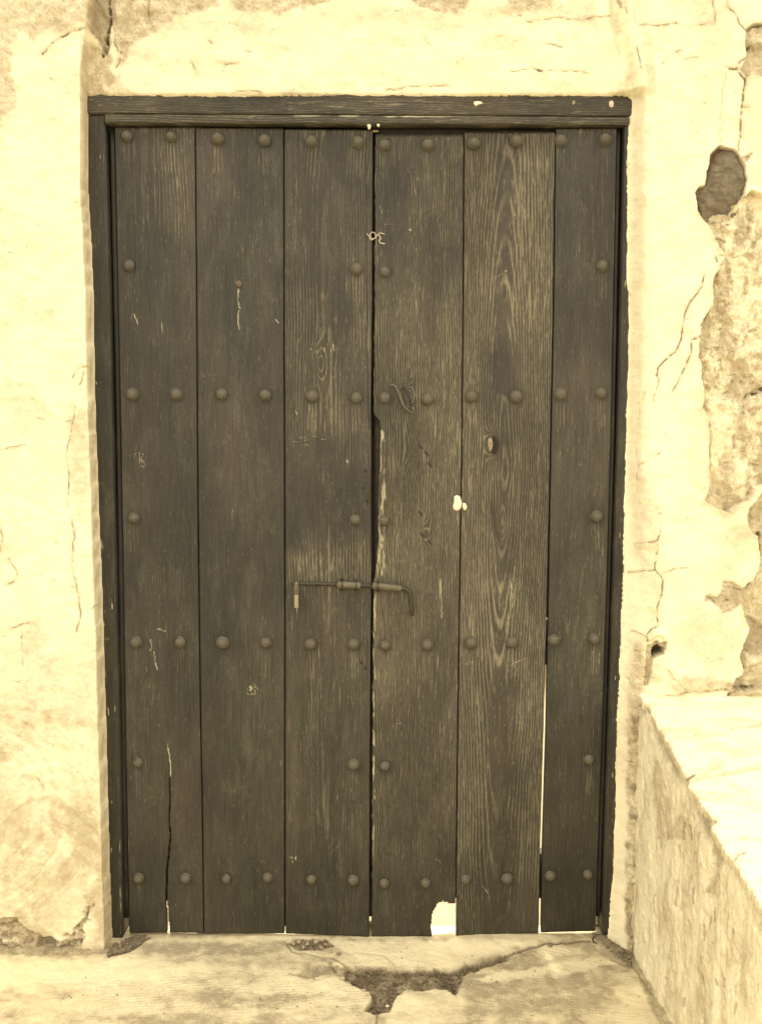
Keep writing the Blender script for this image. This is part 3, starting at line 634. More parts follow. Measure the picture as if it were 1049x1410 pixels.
g = mk('ground', [(-80, -80, -.03), (80, -80, -.03), (80, 80, -.03), (-80, 80, -.03)], [(0, 1, 2, 3)], M_gnd); tag(g, kind='structure')
# courtyard wall beyond the door (its light shows through the gaps)
yw = empty('courtyard_wall', (0, 3.4, 0)); tag(yw, 'whitewashed yard wall behind the door, glimpsed through its gaps', 'wall')
M_yard = simple('whitewash', (.84, .74, .5), .9, 8, .1, .003)
o = box('wall_body', -6, 6, 3.4, 3.7, -.03, 2.2, M_yard, yw, .01)
o = box('coping', -6, 6, 3.37, 3.73, 2.202, 2.28, M_yard, yw, .01)

# ---- masonry ledge at the right
SIDE_A = onZ(874, 1318, 0)[:2]; SIDE_B = onZ(925, 1410, 0)[:2]
sdir = (SIDE_B - SIDE_A) / np.linalg.norm(SIDE_B - SIDE_A)
ledge = empty('masonry_ledge', (.95, -.4, 0)); tag(ledge, 'sloping whitewashed masonry ledge with a broken edge against the wall, right of the door', 'ledge')
def topz(y): return .658 + .262 * np.minimum(y, 0) - .004
Lg = np.linspace(0.10, -1.5, 560)            # y along the side
def sx_at(y): return SIDE_A[0] + (y - SIDE_A[1]) * sdir[0] / sdir[1]
zz = np.linspace(0, 1, 300)
YY, TT = np.meshgrid(Lg, zz)
ZZ = -.02 + TT * (topz(YY) + .02); XXs = sx_at(YY)
PX, PY = proj(np.stack([XXs, YY, ZZ], -1)); h = np.zeros(YY.shape)
stain_shade = .10 + .62 * ss(.40, .66, fbm(YY * 26, ZZ * 5, 5, 131, .6) * .5 + fbm(YY * 10, ZZ * 9, 5, 132, .6) * .5); dirt = np.zeros(h.shape); rough = .55 + 0 * h
topd = topz(YY) - ZZ
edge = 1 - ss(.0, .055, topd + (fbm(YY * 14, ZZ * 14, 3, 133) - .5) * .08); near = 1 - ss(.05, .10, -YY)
kb = edge * (1 - .5 * near); stain_shade = np.maximum(stain_shade, kb * 1.0); dirt = np.maximum(dirt, kb * .22); rough = np.maximum(rough, kb)
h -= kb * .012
dk = pmask(PX, PY, [(898, 1040), (912, 1060), (922, 1110), (925, 1155), (905, 1158), (900, 1120)], 4, 4, 134) * .75; stain_shade = np.maximum(stain_shade, dk * 1.1)
dk = pmask(PX, PY, [(928, 1120), (944, 1125), (944, 1155), (930, 1155)], 3, 3, 135); stain_shade = np.maximum(stain_shade, dk * .8)
dk = pmask(PX, PY, [(965, 1125), (990, 1140), (1000, 1180), (990, 1200), (984, 1240), (974, 1230), (984, 1180)], 5, 5, 136); stain_shade = np.maximum(stain_shade, dk); dirt = np.maximum(dirt, dk * .18)
h += (fbm(YY * 30, ZZ * 7, 4, 137) - .5) * .008 + (fbm(YY * 14, ZZ * 12, 4, 138) - .5) * .012 + (fbm(YY * 120, ZZ * 70, 3, 139) - .5) * .0045
for i in range(70):
    x = rng.uniform(895, 1048); y = rng.uniform(1120, 1400); k = stroke(PX, PY, [(x, y), (x + rng.uniform(-3, 2), y + rng.uniform(4, 26))], rng.uniform(1.2, 2.2)); dirt = np.maximum(dirt, k * rng.uniform(.1, .5)); h -= k * .002
stain_shade -= .15 * ss(.55, .7, fbm(YY * 40, ZZ * 4.5, 4, 140))
lipx = -h * .9
PS = np.stack([XXs - h, YY, ZZ], -1)
mk4 = lambda: np.stack([np.clip(stain_shade, 0, 1), np.clip(dirt, 0, 1), np.clip(rough, 0, 1), np.ones(h.shape)], -1)
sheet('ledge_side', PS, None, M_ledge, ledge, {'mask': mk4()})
# cap: overhangs the side with a chipped lip
u = np.concatenate([np.array([-.012, -.006]), np.linspace(0, .5, 200), np.array([.9, 1.6])])
Ly = np.linspace(.10, -1.5, 560); UU, YY = np.meshgrid(u, Ly)
lip_px = [(0.02, .640), (-.02, .645), (-.05, .654), (-.10, .650), (-.15, .652), (-.24, .656), (-.32, .656), (-.335, .651), (-.41, .661), (-.44, .664), (-.47, .657), (-.58, .662), (-.70, .672), (-1.5, .69)]
lip = np.interp(-YY, [-p[0] for p in lip_px], [p[1] for p in lip_px]) + (fbm(YY * 30, YY * 0, 3, 150) - .5) * .009 + (fbm(YY * 160, YY * 0, 2, 151) - .5) * .006
XC = lip + np.maximum(UU, 0)
ZC = topz(YY) + .012
rd = np.clip(UU / .018, 0, 1); ZC = ZC - .010 * (1 - np.sqrt(1 - (1 - rd) ** 2))
ZC = np.where(UU < 0, ZC - (.001 + (-UU) * 1.0), ZC)
h = (fbm(XC * 9, YY * 9, 4, 152) - .5) * .014 + (fbm(XC * 30, YY * 60, 4, 153) - .5) * .008 + (fbm(XC * 100, YY * 140, 2, 154) - .5) * .001
PX, PY = proj(np.stack([XC, YY, ZC], -1))
stain_shade = .02 + .42 * ss(.52, .70, fbm(XC * 7, YY * 24, 5, 155, .62)) + .85 * (UU < .001); dirt = np.zeros(h.shape); rough = np.zeros(h.shape)
def cr(pts, wd, di, st=.3):
    global h, dirt, stain_shade
    p = jag(pts, 1.0, 8, int(pts[0][0])); k = stroke(PX, PY, p, wd); h = h - k * .003; dirt = np.maximum(dirt, k * di); stain_shade = np.maximum(stain_shade, stroke(PX, PY, p, wd * 4) * st)
cr([(945, 1072), (952, 1068), (955, 1066)], 3, .8); cr([(955, 1075), (975, 1068), (1010, 1066), (1049, 1060)], 1.6, .25, .45); cr([(958, 1070), (990, 1056)], 2.5, .15, .5)
cr([(1005, 1004), (1040, 1000), (1060, 996)], 1.6, .4); cr([(1011, 1184), (1016, 1176), (1025, 1174)], 2.2, .6); cr([(1020, 1156), (1049, 1154)], 1.5, .3, .4); cr([(1000, 1080), (1030, 1095)], 1.1, .2)
cr([(985, 1130), (975, 1128), (968, 1122)], 2.5, .6, .6)
for i in range(70):
    x = rng.uniform(900, 1048); y = rng.uniform(970, 1250); cr([(x, y), (x + rng.uniform(4, 22), y + rng.uniform(-2, 1))], rng.uniform(.9, 1.5), rng.uniform(.05, .3), .12)
hc = h
PC = np.stack([XC, YY, ZC + hc], -1)
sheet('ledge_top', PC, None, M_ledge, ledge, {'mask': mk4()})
box('ledge_body', .70, 2.3, -1.5, .12, -.02, .22, M_core, ledge, 0)

# ================================================================== DOOR FRAME
def ringfield(Xc, Zc, x0, tilt, z0, period, seed, knots=()):
    """distance-to-pith field: long arches round x0, tight parallel lines towards the edges"""
    dx = Xc - x0 + (fbm(Zc * 1.6, Zc * 0 + seed, 3, seed) - .5) * .03 + (fbm(Xc * 14, Zc * 5, 3, seed + 9) - .5) * .010
    hz = .007 + np.abs((Zc - z0) * tilt) + .020 * (fbm(Zc * 1.3, Zc * 0, 2, seed + 3))
    r = np.sqrt(dx * dx + hz * hz)
    for (kx, kz, kr, amp) in knots:
        dd = ((Xc - kx) / kr) ** 2 + ((Zc - kz) / (kr * 2.6)) ** 2
        r = r + amp * np.exp(-dd)
    return r / period

frame = empty('door_frame', (0, .05, 0)); tag(frame, 'dark brown painted wooden door frame set in the wall around both leaves', 'door frame')
def boardgrid(lf, rf, yt, yb, nx, ny, Y, chamfer=.004, endch=.003, seed=0, yfun_top=None, yfun_bot=None):
    s = np.linspace(0, 1, nx); c = .5 / nx * 2
    s = np.concatenate([[0, .3 / nx, .7 / nx], s[1:-1], [1 - .7 / nx, 1 - .3 / nx, 1]])
    t = np.linspace(0, 1, ny)
    T, Sg = np.meshgrid(t, s, indexing='ij')
    y = yt + (yb - yt) * T
    l = lf(y); r = rf(y); x = l + (r - l) * Sg
    if yfun_top is not None or yfun_bot is not None:
        a = yfun_top(x) if yfun_top is not None else yt; b = yfun_bot(x) if yfun_bot is not None else yb
        y = a + (b - a) * T; l = lf(y); r = rf(y); x = l + (r - l) * Sg
    P = onY(x, y, Y)
    de = np.minimum(x - l, r - x) * .00178; dt = np.minimum(y - y[0:1], y[-1:] - y) * .00178
    P[..., 1] += np.clip(chamfer - de, 0, 9) + np.clip(endch - dt, 0, 9)
    return P, x, y, Sg, T
def wattr(wear, scuff, dirt):
    return np.stack([np.clip(wear, 0, 1), np.clip(scuff, 0, 1), np.clip(dirt, 0, 1), np.ones(wear.shape)], -1)

# posts
pl_out = line([(121, 120), (121, 250), (124, 400), (127, 500), (131, 680), (135, 800), (140, 925), (142, 1050), (145, 1200), (146, 1300)])
pl_in = line([(144.5, 170), (151, 400), (155, 600), (159, 800), (163, 950), (166, 1100), (169, 1290)])
pr_in = line([(860, 170), (855.5, 400), (851, 600), (844.5, 800), (838, 1000), (832.5, 1180), (830, 1290)])
pr_out = line([(880, 120), (878, 400), (874, 700), (870, 830), (862, 1000), (856, 1160), (850, 1300)])
def post(lf, rf, yb, seed):
    P, x, y, s, t = boardgrid(lf, rf, 157.5, yb, 26, 420, .050, .003, .002)
    Xc, Zc = P[..., 0], P[..., 2]
    wear = .15 * fbm(Xc * 30, Zc * 4, 3, seed) ; scuff = np.zeros(x.shape); dirt = np.zeros(x.shape)
    r = random.Random(seed)
    for i in range(26):
        yy = r.uniform(200, 1280); xx = (lf(yy) + rf(yy)) / 2 + r.uniform(-8, 8); scuff = np.maximum(scuff, stroke(x, y, [(xx, yy), (xx + r.uniform(-1, 1), yy + r.uniform(1, 9))], r.uniform(.7, 1.3)) * r.uniform(.3, .8))
    if seed == 3:
        for (xx, yy, b, c) in ((140, 744, 5, 10), (140, 752, 3, 5)): scuff = np.maximum(scuff, stroke(x, y, [(xx, yy), (xx + 2, yy + c)], 2) * .5)
        scuff = np.maximum(scuff, stroke(x, y, [(165, 1150), (167, 1285)], 1.6) * .45 * ss(.45, .6, fbm(x / 3, y / 9, 2, 5))); dirt = np.maximum(dirt, ss(1180, 1290, y) * .25)
    else:
        ed = rf(y) - x; kk = ss(.52, .68, fbm(x / 4, y / 14, 3, 55)) * (1 - ss(4, 14, ed - 5)); scuff = np.maximum(scuff, kk * .55)
        wear = wear + .35 * ss(500, 700, y) * (fbm(x / 6, y / 40, 3, 56))
    P[..., 1] += (fbm(Xc * 8, Zc * 2, 3, seed) - .5) * .003
    ring = ringfield(Xc, Zc, Xc.mean() + .05, .02, 1, .006, seed)
    return solid('post', P, .085, None, M_frame, frame, {'ring': ring, 'wood': wattr(wear, scuff, dirt)})
post(pl_out, pl_in, 1293, 3); post(pr_in, pr_out, 1288, 4)
# header: upper rail and the proud lower strip
def hbar(lx, rx, ytf, ybf, Y, th, seed, nx=520, ny=26, extra=None, ch=.003):
    t = np.linspace(0, 1, ny); s = np.linspace(0, 1, nx); T, Sg = np.meshgrid(t, s, indexing='ij'); x = lx + (rx - lx) * Sg
    a = ytf(x); b = ybf(x); y = a + (b - a) * T; P = onY(x, y, Y)
    de = np.minimum(y - a, b - y) * .00178; P[..., 1] += np.clip(ch - de, 0, 9)
    Xc, Zc = P[..., 0], P[..., 2]; P[..., 1] += (fbm(Xc * 3, Zc * 12, 3, seed) - .5) * .003
    wear = .25 + .35 * fbm(Xc * 3, Zc * 30, 3, seed + 1); scuff = np.zeros(x.shape); dirt = np.zeros(x.shape)
    if extra: wear, scuff, dirt = extra(x, y, wear, scuff, dirt)
    ring = ringfield(Zc, Xc, Zc.mean() + .06, .01, 0, .0055, seed)
    return solid('header_rail' if th > .05 else 'header_moulding', P, th, None, M_header, frame, {'ring': ring, 'wood': wattr(wear, scuff, dirt)})
f_top = lambda x: 120 + (x - 126) * .0035
f_mid = lambda x: 156.8 + (x - 126) * .005
f_low = lambda x: 169.5 + (x - 126) * .0028
def ex1(x, y, w, s, d):
    s = np.maximum(s, ss(.58, .75, fbm(x / 60, y / 3, 3, 9)) * .28)
    return w, s, d
def ex2(x, y, w, s, d):
    k = np.exp(-((x - 500) / 120) ** 2); s = np.maximum(s, (.35 + .9 * k) * (1 - ss(0, 5.5, y - f_mid(x))) * ss(.3, .6, fbm(x / 30, y / 4, 3, 10)) * .8)  # worn upper edge plus a painted highlight at mid-span
    s = np.maximum(s, ss(.55, .75, fbm(x / 25, y / 3, 3, 12)) * .2); return w + .05, s, d
hbar(116, 882, f_top, lambda x: f_mid(x) - .6, .046, .09, 5, extra=ex1)
hbar(144.8, 866, f_mid, f_low, .0435, .045, 6, ny=14, extra=ex2)

# ================================================================== DOOR LEAVES
SEAM = {
 0: line([(158, 170), (163, 400), (167, 600), (170.5, 800), (173.5, 1000), (176, 1150), (178.5, 1290)]),
 1: line([(269, 170), (271, 400), (272.8, 700), (274, 800), (276.8, 1000), (279, 1120), (281, 1290)]),
 2: line([(391, 170), (391.3, 400), (392, 600), (392.5, 800), (392.5, 1290)]),
 3: line([(515, 170), (514, 400), (512.5, 560), (512.8, 800), (511, 1000), (510, 1295)]),
 4: line([(638.5, 170), (637.5, 400), (635, 650), (632, 850), (630, 1000), (627, 1295)]),
 5: line([(764.5, 170), (762, 400), (758, 600), (754, 800), (749, 1000), (744, 1170), (742, 1290)]),
 6: line([(849, 170), (844.5, 400), (840.5, 600), (835, 800), (829, 1000), (824, 1150), (819, 1290)])}
def off(f, d): return (lambda y: f(y) + d) if not callable(d) else (lambda y: f(y) + d(y))
YD = .064                            # face of the planks
leafL = empty('door_leaf', (-.30, YD, 0)); tag(leafL, 'left door leaf of three smooth dark brown planks, carrying the sliding bolt', 'door leaf', 'the two leaves of the double door')
leafR = empty('door_leaf', (.30, YD, 0)); tag(leafR, 'right door leaf of three planks, paler weathered grain and an arched hole at its foot', 'door leaf', 'the two leaves of the double door')
STUDS = [[(175, 187), (236, 188), (300, 191), (364, 193), (429, 194), (493, 196), (529, 199), (589, 199), (652, 197), (711, 194), (771, 193), (832, 192)],
 [(178, 366), (491, 370), (530, 374), (829, 366)],
 [(182, 543), (243, 543), (305, 543), (365, 544), (430, 546), (490, 548), (530, 548), (588, 550), (649, 546), (710, 546), (771, 543), (827, 541)],
 [(184, 713), (489, 716), (529, 717), (821, 711)],
 [(187, 884), (248, 884), (307, 885), (366, 885), (428, 887), (487, 887), (530, 889), (588, 888), (648, 885), (704, 885), (762, 881), (818, 880)],
 [(190, 1050), (487, 1053), (530, 1055), (810, 1046)],
 [(191, 1209), (256, 1209), (312, 1210), (369, 1208), (429, 1211), (486, 1212), (529, 1216), (586, 1216), (641, 1211), (698, 1210), (757, 1206), (809, 1204)]]
ALLST = [p for r_ in STUDS for p in r_]
CAT = [(594, 1300), (593, 1272), (594.5, 1260), (598, 1250), (604, 1243), (610, 1241), (616, 1243), (632, 1245), (632, 1300)]
CRK = [(233.5, 1062), (234.5, 1100), (233, 1130), (235, 1150), (233, 1175), (230, 1200), (229.5, 1240), (231, 1262), (232, 1292)]
def seglines(wmap, x, y, pts, wd, val): return np.maximum(wmap, stroke(x, y, jag(pts, .6, 3, int(pts[0][0])), max(.8, wd * .75)) * val * .9)

def plank(i, leaf, lf, rf, ytop, ybot, mat, spec):
    nx = int((rf(700) - lf(700)) / 1.25); ny = 560
    P, x, y, s, t = boardgrid(lf, rf, 175, 1290, nx, ny, YD + spec.get('dy', 0), .0012, spec.get('endch', .003), i, ytop, ybot)
    Xc, Zc = P[..., 0], P[..., 2]
    k = 300 + i * 13
    ring = ringfield(Xc, Zc, onY(spec['pith'], 700, YD)[0], spec['tilt'], onY(500, spec.get('z0', 700), YD)[2], spec['per'], k, [(*onY(a, b, YD)[[0, 2]], c, d) for a, b, c, d in spec.get('knots', ())])
    n1 = fbm(Xc * 10, Zc * 2.2, 4, k + 1); n2 = fbm(Xc * 45, Zc * 7, 4, k + 2)
    wear = spec['wear'] + spec.get('wamp', .3) * (n1 - .5) * 2 + .3 * (n2 - .5)
    scuff = np.zeros(x.shape); dirt = np.zeros(x.shape)
    for fn in spec.get('fx', ()): wear, scuff, dirt = fn(x, y, wear, scuff, dirt, lf, rf)
    # streaks below and darker rings round the studs, hairline edges
    for (sx, sy) in ALLST:
        if lf(sy) < sx < rf(sy):
            wear = wear + .25 * stroke(x, y, [(sx, sy + 8), (sx + 1, sy + 42)], 9) ; dirt = np.maximum(dirt, .35 * stroke(x, y, [(sx, sy + 2), (sx + 1, sy + 3)], 14))
    ed = np.minimum(x - lf(y), rf(y) - x); dirt = np.maximum(dirt, (1 - ss(.2, 1.2, ed)) * .6)
    scuff = np.maximum(scuff, (1 - ss(1.5, 3.5, ed)) * ss(.5, .66, fbm(x / 5, y / 24, 3, k + 4)) * (.05 + .4 * spec['wear']))
    r = random.Random(k)
    for q in range(int(spec.get('nsc', 40) * 1.3)):
        yy = r.uniform(185, 1275); xx = r.uniform(lf(yy) + 4, rf(yy) - 4); L = r.uniform(1.5, 12); aa = r.gauss(1.57, .12) if r.random() < .85 else r.uniform(0, 3)
        scuff = np.maximum(scuff, stroke(x, y, jag([(xx, yy), (xx + L * math.cos(aa), yy + L * math.sin(aa))], .7, 4, q), r.uniform(.8, 1.4)) * r.uniform(.06, .32))
    for q in range(3):
        yy = r.uniform(300, 1150); xx = r.uniform(lf(yy) + 12, rf(yy) - 30); L = r.uniform(10, 40)
        scuff = np.maximum(scuff, stroke(x, y, [(xx, yy), (xx + L, yy + r.uniform(-6, 6))], 1.1) * .13)
    dirt = np.maximum(dirt, ss(1150, 1290, y) * .14); wear = wear * (1 - .55 * ss(1120, 1290, y))
    P[..., 1] += (fbm(Xc * 9, Zc * 1.5, 3, k + 6) - .5) * .0035 - (s - .5) ** 2 * .003 + (n2 - .5) * .0006
    keep = np.ones((ny - 1, P.shape[1] - 1), bool)
    xc = (x[:-1, :-1] + x[1:, 1:]) / 2; yc = (y[:-1, :-1] + y[1:, 1:]) / 2
    if i == 4: keep &= ~(sdf(xc + (fbm(yc / 5, xc / 5, 2, 3) - .5) * 3, yc, CAT, 20) < 0)
    if i == 1:
        wcr = np.interp(yc, [1060, 1100, 1200, 1240, 1290], [0, .75, 1.15, 1.3, 2.0]); cxl = np.interp(yc, [p[1] for p in CRK], [p[0] for p in CRK])
        keep &= ~((np.abs(xc - cxl) < wcr) & (yc > 1070))
        dirt = np.maximum(dirt, stroke(x, y, CRK, 2.2) * .6)
    PL[i] = solid('plank', P, .016, keep, mat, leaf, {'ring': ring, 'wood': wattr(wear, scuff, dirt)})
    return PL[i]
PL = {}

def fx_top(x, y, w, s, d, lf, rf):    # paler along the top end of the planks
    kk = (1 - ss(0, 14, y - y[0:1])) * .35; return w + kk, s, d
def fx1(x, y, w, s, d, lf, rf):
    for p, wd, v in (([(185, 432), (188, 440), (191, 448)], 1.3, .9), ([(223, 445), (224, 460)], 1.6, .7), ([(200, 450), (225, 452)], 1.6, .22), ([(208, 880), (209, 890), (207, 896)], 1.8, .8), ([(213, 898), (214, 912), (217, 922)], 2.0, .75),
        ([(218, 866), (228, 869)], 3, .55), ([(224, 985), (224, 1000)], 1.2, .4), ([(230, 1020), (232, 1036)], 1.3, .5), ([(232, 1030), (235, 1050), (235.5, 1068)], 1.7, 1.0), ([(232, 1066), (238, 1062)], 1.2, .5), ([(232, 1242), (234, 1240)], 1.5, .5)): s = seglines(s, x, y, p, wd, v)
    k = pmask(x, y, [(182, 625), (196, 622), (203, 630), (200, 645), (192, 650), (186, 640)], 2, 2, 5) * ss(.45, .62, fbm(x / 1.8 + y / 4, y / 3, 2, 8)); s = np.maximum(s, k * .6)
    w = w + .28 * pmask(x, y, [(165, 180), (268, 180), (262, 330), (180, 330)], 20, 10, 3); return w, s, d
def fx2(x, y, w, s, d, lf, rf):
    for p, wd, v in (([(329, 398), (328, 414), (330, 424)], 2.0, .8), ([(329, 428), (328, 440), (330, 455)], 1.4, .95), ([(278, 482), (340, 484), (385, 478)], 1.8, .28), ([(338, 872), (338, 940)], 1, .3), ([(380, 440), (383, 444)], 1.6, .9), ([(276, 426), (300, 434), (272, 438), (300, 424)], 1.4, .22), ([(285, 246), (310, 238), (330, 244), (350, 256)], 1.6, .2)): s = seglines(s, x, y, p, wd, v)
    k = pmask(x, y, [(340, 945), (352, 940), (358, 950), (352, 958), (342, 960)], 2, 3, 5) * ss(.4, .62, fbm(x / 2.2, y / 2.2, 2, 8)); s = np.maximum(s, k * .55)
    k = pmask(x, y, [(272, 318), (284, 322), (284, 338), (272, 340)], 4, 3, 6); s = np.maximum(s, k * .22); return w, s, d
def fx3(x, y, w, s, d, lf, rf):
    w = w + .35 * pmask(x, y, [(395, 400), (440, 400), (470, 600), (400, 600)], 14, 10, 3) + .5 * pmask(x, y, [(395, 760), (508, 750), (508, 800), (395, 800)], 24, 14, 4) + .25 * pmask(x, y, [(470, 190), (512, 190), (510, 470), (480, 470)], 14, 8, 5)
    k = pmask(x, y, [(420, 474), (465, 470), (468, 486), (425, 490)], 3, 4, 5) * ss(.42, .66, fbm(x / 3, y / 3, 2, 8)); s = np.maximum(s, k * .4)
    k = pmask(x, y, [(400, 598), (455, 596), (455, 616), (402, 612)], 3, 4, 6) * ss(.5, .7, fbm(x / 14, y / 1.4, 2, 9)); s = np.maximum(s, k * .45)
    for p, wd, v in (([(504, 190), (504, 330), (505, 470), (507, 560), (509, 590)], 1.0, -1), ([(399, 416), (410, 412), (417, 405)], 1.2, .4), ([(478, 633), (479, 638)], 2, .8), ([(498, 668), (503, 672), (500, 690)], 1.5, .2), ([(407, 565), (409, 570)], 1.3, .9)):
        if v < 0: d = np.maximum(d, stroke(x, y, jag(p, .7, 8, 3), wd * 1.3) * .8)
        else: s = seglines(s, x, y, p, wd, v)
    for p in ((503, 648), (499, 672), (505, 690), (497, 912), (503, 919), (470, 798)): d = np.maximum(d, stroke(x, y, [p, (p[0] + 1, p[1] + 2)], 2.4))
    k = pmask(x, y, [(398, 1178), (412, 1176), (410, 1190), (400, 1192)], 2, 3, 7) * ss(.4, .6, fbm(x / 2.5, y / 2, 2, 8)); s = np.maximum(s, k * .5); return w, s, d
def fx4(x, y, w, s, d, lf, rf):
    w = w - .35 * pmask(x, y, [(518, 225), (570, 225), (565, 380), (540, 420), (518, 420)], 14, 12, 3) + .35 * pmask(x, y, [(590, 190), (637, 190), (632, 330), (600, 340)], 12, 10, 4) + .55 * pmask(x, y, [(522, 600), (560, 620), (556, 800), (513, 800)], 12, 10, 5) + .18 * pmask(x, y, [(515, 430), (634, 430), (630, 860), (515, 860)], 30, 10, 6)
    k = pmask(x, y, [(522, 590), (531, 596), (533, 700), (528, 790), (518, 796)], 3, 3, 7) * ss(.35, .6, fbm(x / 2, y / 22, 3, 8)); s = np.maximum(s, k * .62)
    k = (1 - ss(2, 6, x - lf(y))) * ss(800, 830, y) * (1 - ss(1120, 1200, y)) * ss(.4, .6, fbm(x / 2, y / 12, 3, 9)); s = np.maximum(s, k * .7)
    for p, wd, v in (([(561, 228), (566, 243), (570, 258), (573, 270)], 1.3, .5), ([(523, 283), (528, 300), (527, 308), (541, 309)], 1.6, .5), ([(540, 272), (556, 254)], 1.4, .4), ([(566, 326), (572, 342), (576, 354)], 1.6, .5), ([(563, 316), (566, 317)], 3, .6), ([(570, 478), (578, 474), (590, 477), (600, 476)], 1.4, .5), ([(570, 482), (620, 482)], 1, .35), ([(570, 470), (569, 480)], 1.2, .4),
        ([(606, 797), (608, 850)], 3, .5), ([(566, 800), (570, 830), (568, 845)], 3, .35), ([(540, 998), (552, 996)], 1.4, .6), ([(600, 1182), (610, 1190), (606, 1200)], 2, .45)): s = seglines(s, x, y, p, wd, v)
    for p in ((577, 613), (585, 622), (590, 638), (577, 705), (580, 735), (589, 744)): d = np.maximum(d, stroke(x, y, [p, (p[0] + 4, p[1] + 5)], 2.6) * .8)
    return w, s, d
def fx5(x, y, w, s, d, lf, rf):
    w = w + .42 * pmask(x, y, [(640, 180), (764, 180), (762, 430), (720, 440), (640, 380)], 25, 10, 3) - .6 * pmask(x, y, [(684, 210), (698, 210), (706, 280), (700, 450), (706, 540), (680, 540), (684, 300)], 6, 5, 4) - .3 * pmask(x, y, [(660, 480), (760, 470), (756, 620), (700, 600), (660, 560)], 20, 12, 5) + .1
    w = w - .4 * pmask(x, y, [(672, 930), (714, 925), (718, 1070), (668, 1090)], 14, 8, 6) - .35 * pmask(x, y, [(680, 1060), (706, 1060), (704, 1290), (682, 1290)], 10, 6, 7) - .3 * pmask(x, y, [(682, 600), (704, 600), (708, 800), (680, 800)], 10, 6, 8)
    for p, wd, v in (([(672, 385), (688, 379), (698, 372)], 1.8, .6), ([(640, 915), (652, 911)], 2.2, .6), ([(700, 917), (712, 911), (722, 907)], 1.6, .7), ([(641, 946), (665, 946)], 1.6, .4), ([(690, 942), (690, 941), (688, 941)], 1.4, .4), ([(700, 1052), (716, 1049)], 1.2, .4), ([(702, 798), (706, 830), (697, 870)], 3.2, .5), ([(709, 780), (706, 800), (700, 840), (696, 868)], 2.2, .5), ([(664, 1220), (672, 1230)], 2.2, .6), ([(716, 862), (735, 864)], 1.8, .35), ([(650, 1104), (655, 1100), (700, 1100)], 1.1, .2), ([(700, 1107), (704, 1090)], 3, .4)): s = seglines(s, x, y, p, wd, v)
    k = stroke(x, y, [(680, 606), (683, 612), (680, 622)], 7); d = np.maximum(d, k * .9)
    d = np.maximum(d, pmask(x, y, [(672, 695), (680, 690), (684, 720), (690, 740), (684, 744), (674, 715)], 3, 3, 8) * .4); return w, s, d
def fx6(x, y, w, s, d, lf, rf):
    for p, wd, v in (([(808, 285), (832, 288)], 1, .3), ([(833, 240), (829, 360)], 1.0, .22), ([(838, 240), (836, 350)], .9, .22), ([(770, 870), (771, 880)], 2, .5), ([(800, 915), (806, 918)], 3, .3), ([(780, 1025), (790, 1010)], 3, .25), ([(815, 1000), (818, 1020)], 3, .25), ([(775, 1042), (812, 1037)], 1.2, .25)): s = seglines(s, x, y, p, wd, v)
    return w, s, d
cst = lambda v: (lambda x: np.zeros_like(x) + v)
plank(1, leafL, SEAM[0], off(SEAM[1], -.55), cst(174.5), lambda x: 1285.2 + 0 * x, M_woodL, dict(pith=205, tilt=.010, z0=1100, per=.0075, wear=.16, wamp=.25, fx=(fx_top, fx1), nsc=36, knots=((210, 660, .012, .02),)))
plank(2, leafL, off(SEAM[1], .55), off(SEAM[2], -.6), lambda x: 175 + (x - 270) * .01, cst(1286), M_woodL, dict(pith=330, tilt=.012, z0=400, per=.008, wear=.13, wamp=.25, fx=(fx_top, fx2), nsc=34, dy=.0008, knots=((329, 391, .010, .016),)))
plank(3, leafL, off(SEAM[2], .6), off(SEAM[3], -1.7), lambda x: 177.5 + (x - 392) * .01, lambda x: 1286 + (x - 392) * .035, M_woodL, dict(pith=448, tilt=.016, z0=700, per=.007, wear=.30, wamp=.35, fx=(fx_top, fx3), nsc=70, dy=-.0005, knots=((440, 500, .016, -.02), (460, 1180, .012, .015))))
dam = lambda y: 1.6 + np.interp(y, [560, 572, 580, 640, 665, 700, 738, 760, 792, 800], [0, 1, 9.5, 9, 7.5, 6.5, 7, 4, 1.5, 0]) + (fbm(np.asarray(y) / 9., np.asarray(y) * 0., 3, 77) - .5) * 2.2
plank(4, leafR, off(SEAM[3], dam), off(SEAM[4], -.6), lambda x: 183.5 + 0 * x, lambda x: 1295 - (x - 512) * .012, M_woodR, dict(pith=488, tilt=.006, z0=560, per=.0058, wear=.60, wamp=.38, fx=(fx_top, fx4), nsc=110, endch=.009, knots=((562, 545, .012, .03), (566, 620, .02, -.015), (583, 735, .012, .02))))
plank(5, leafR, off(SEAM[4], .6), off(SEAM[5], -.7), lambda x: 180.5 + 0 * x, lambda x: 1293 - (x - 628) * .055, M_woodR, dict(pith=693, tilt=.052, z0=650, per=.0056, wear=.70, wamp=.3, fx=(fx_top, fx5), nsc=90, dy=.001, endch=.007, knots=((676, 612, .012, .03), (690, 990, .014, .03), (690, 720, .014, -.012))))
plank(6, leafR, off(SEAM[5], lambda y: np.interp(y, [170, 600, 800, 1000, 1170, 1290], [.7, .8, 1.4, 2.5, 2.3, 2.5])), SEAM[6], cst(176), lambda x: 1284.5 - (x - 742) * .02, M_woodL, dict(pith=800, tilt=.02, z0=900, per=.0075, wear=.2, wamp=.25, fx=(fx_top, fx6), nsc=44, dy=-.001))

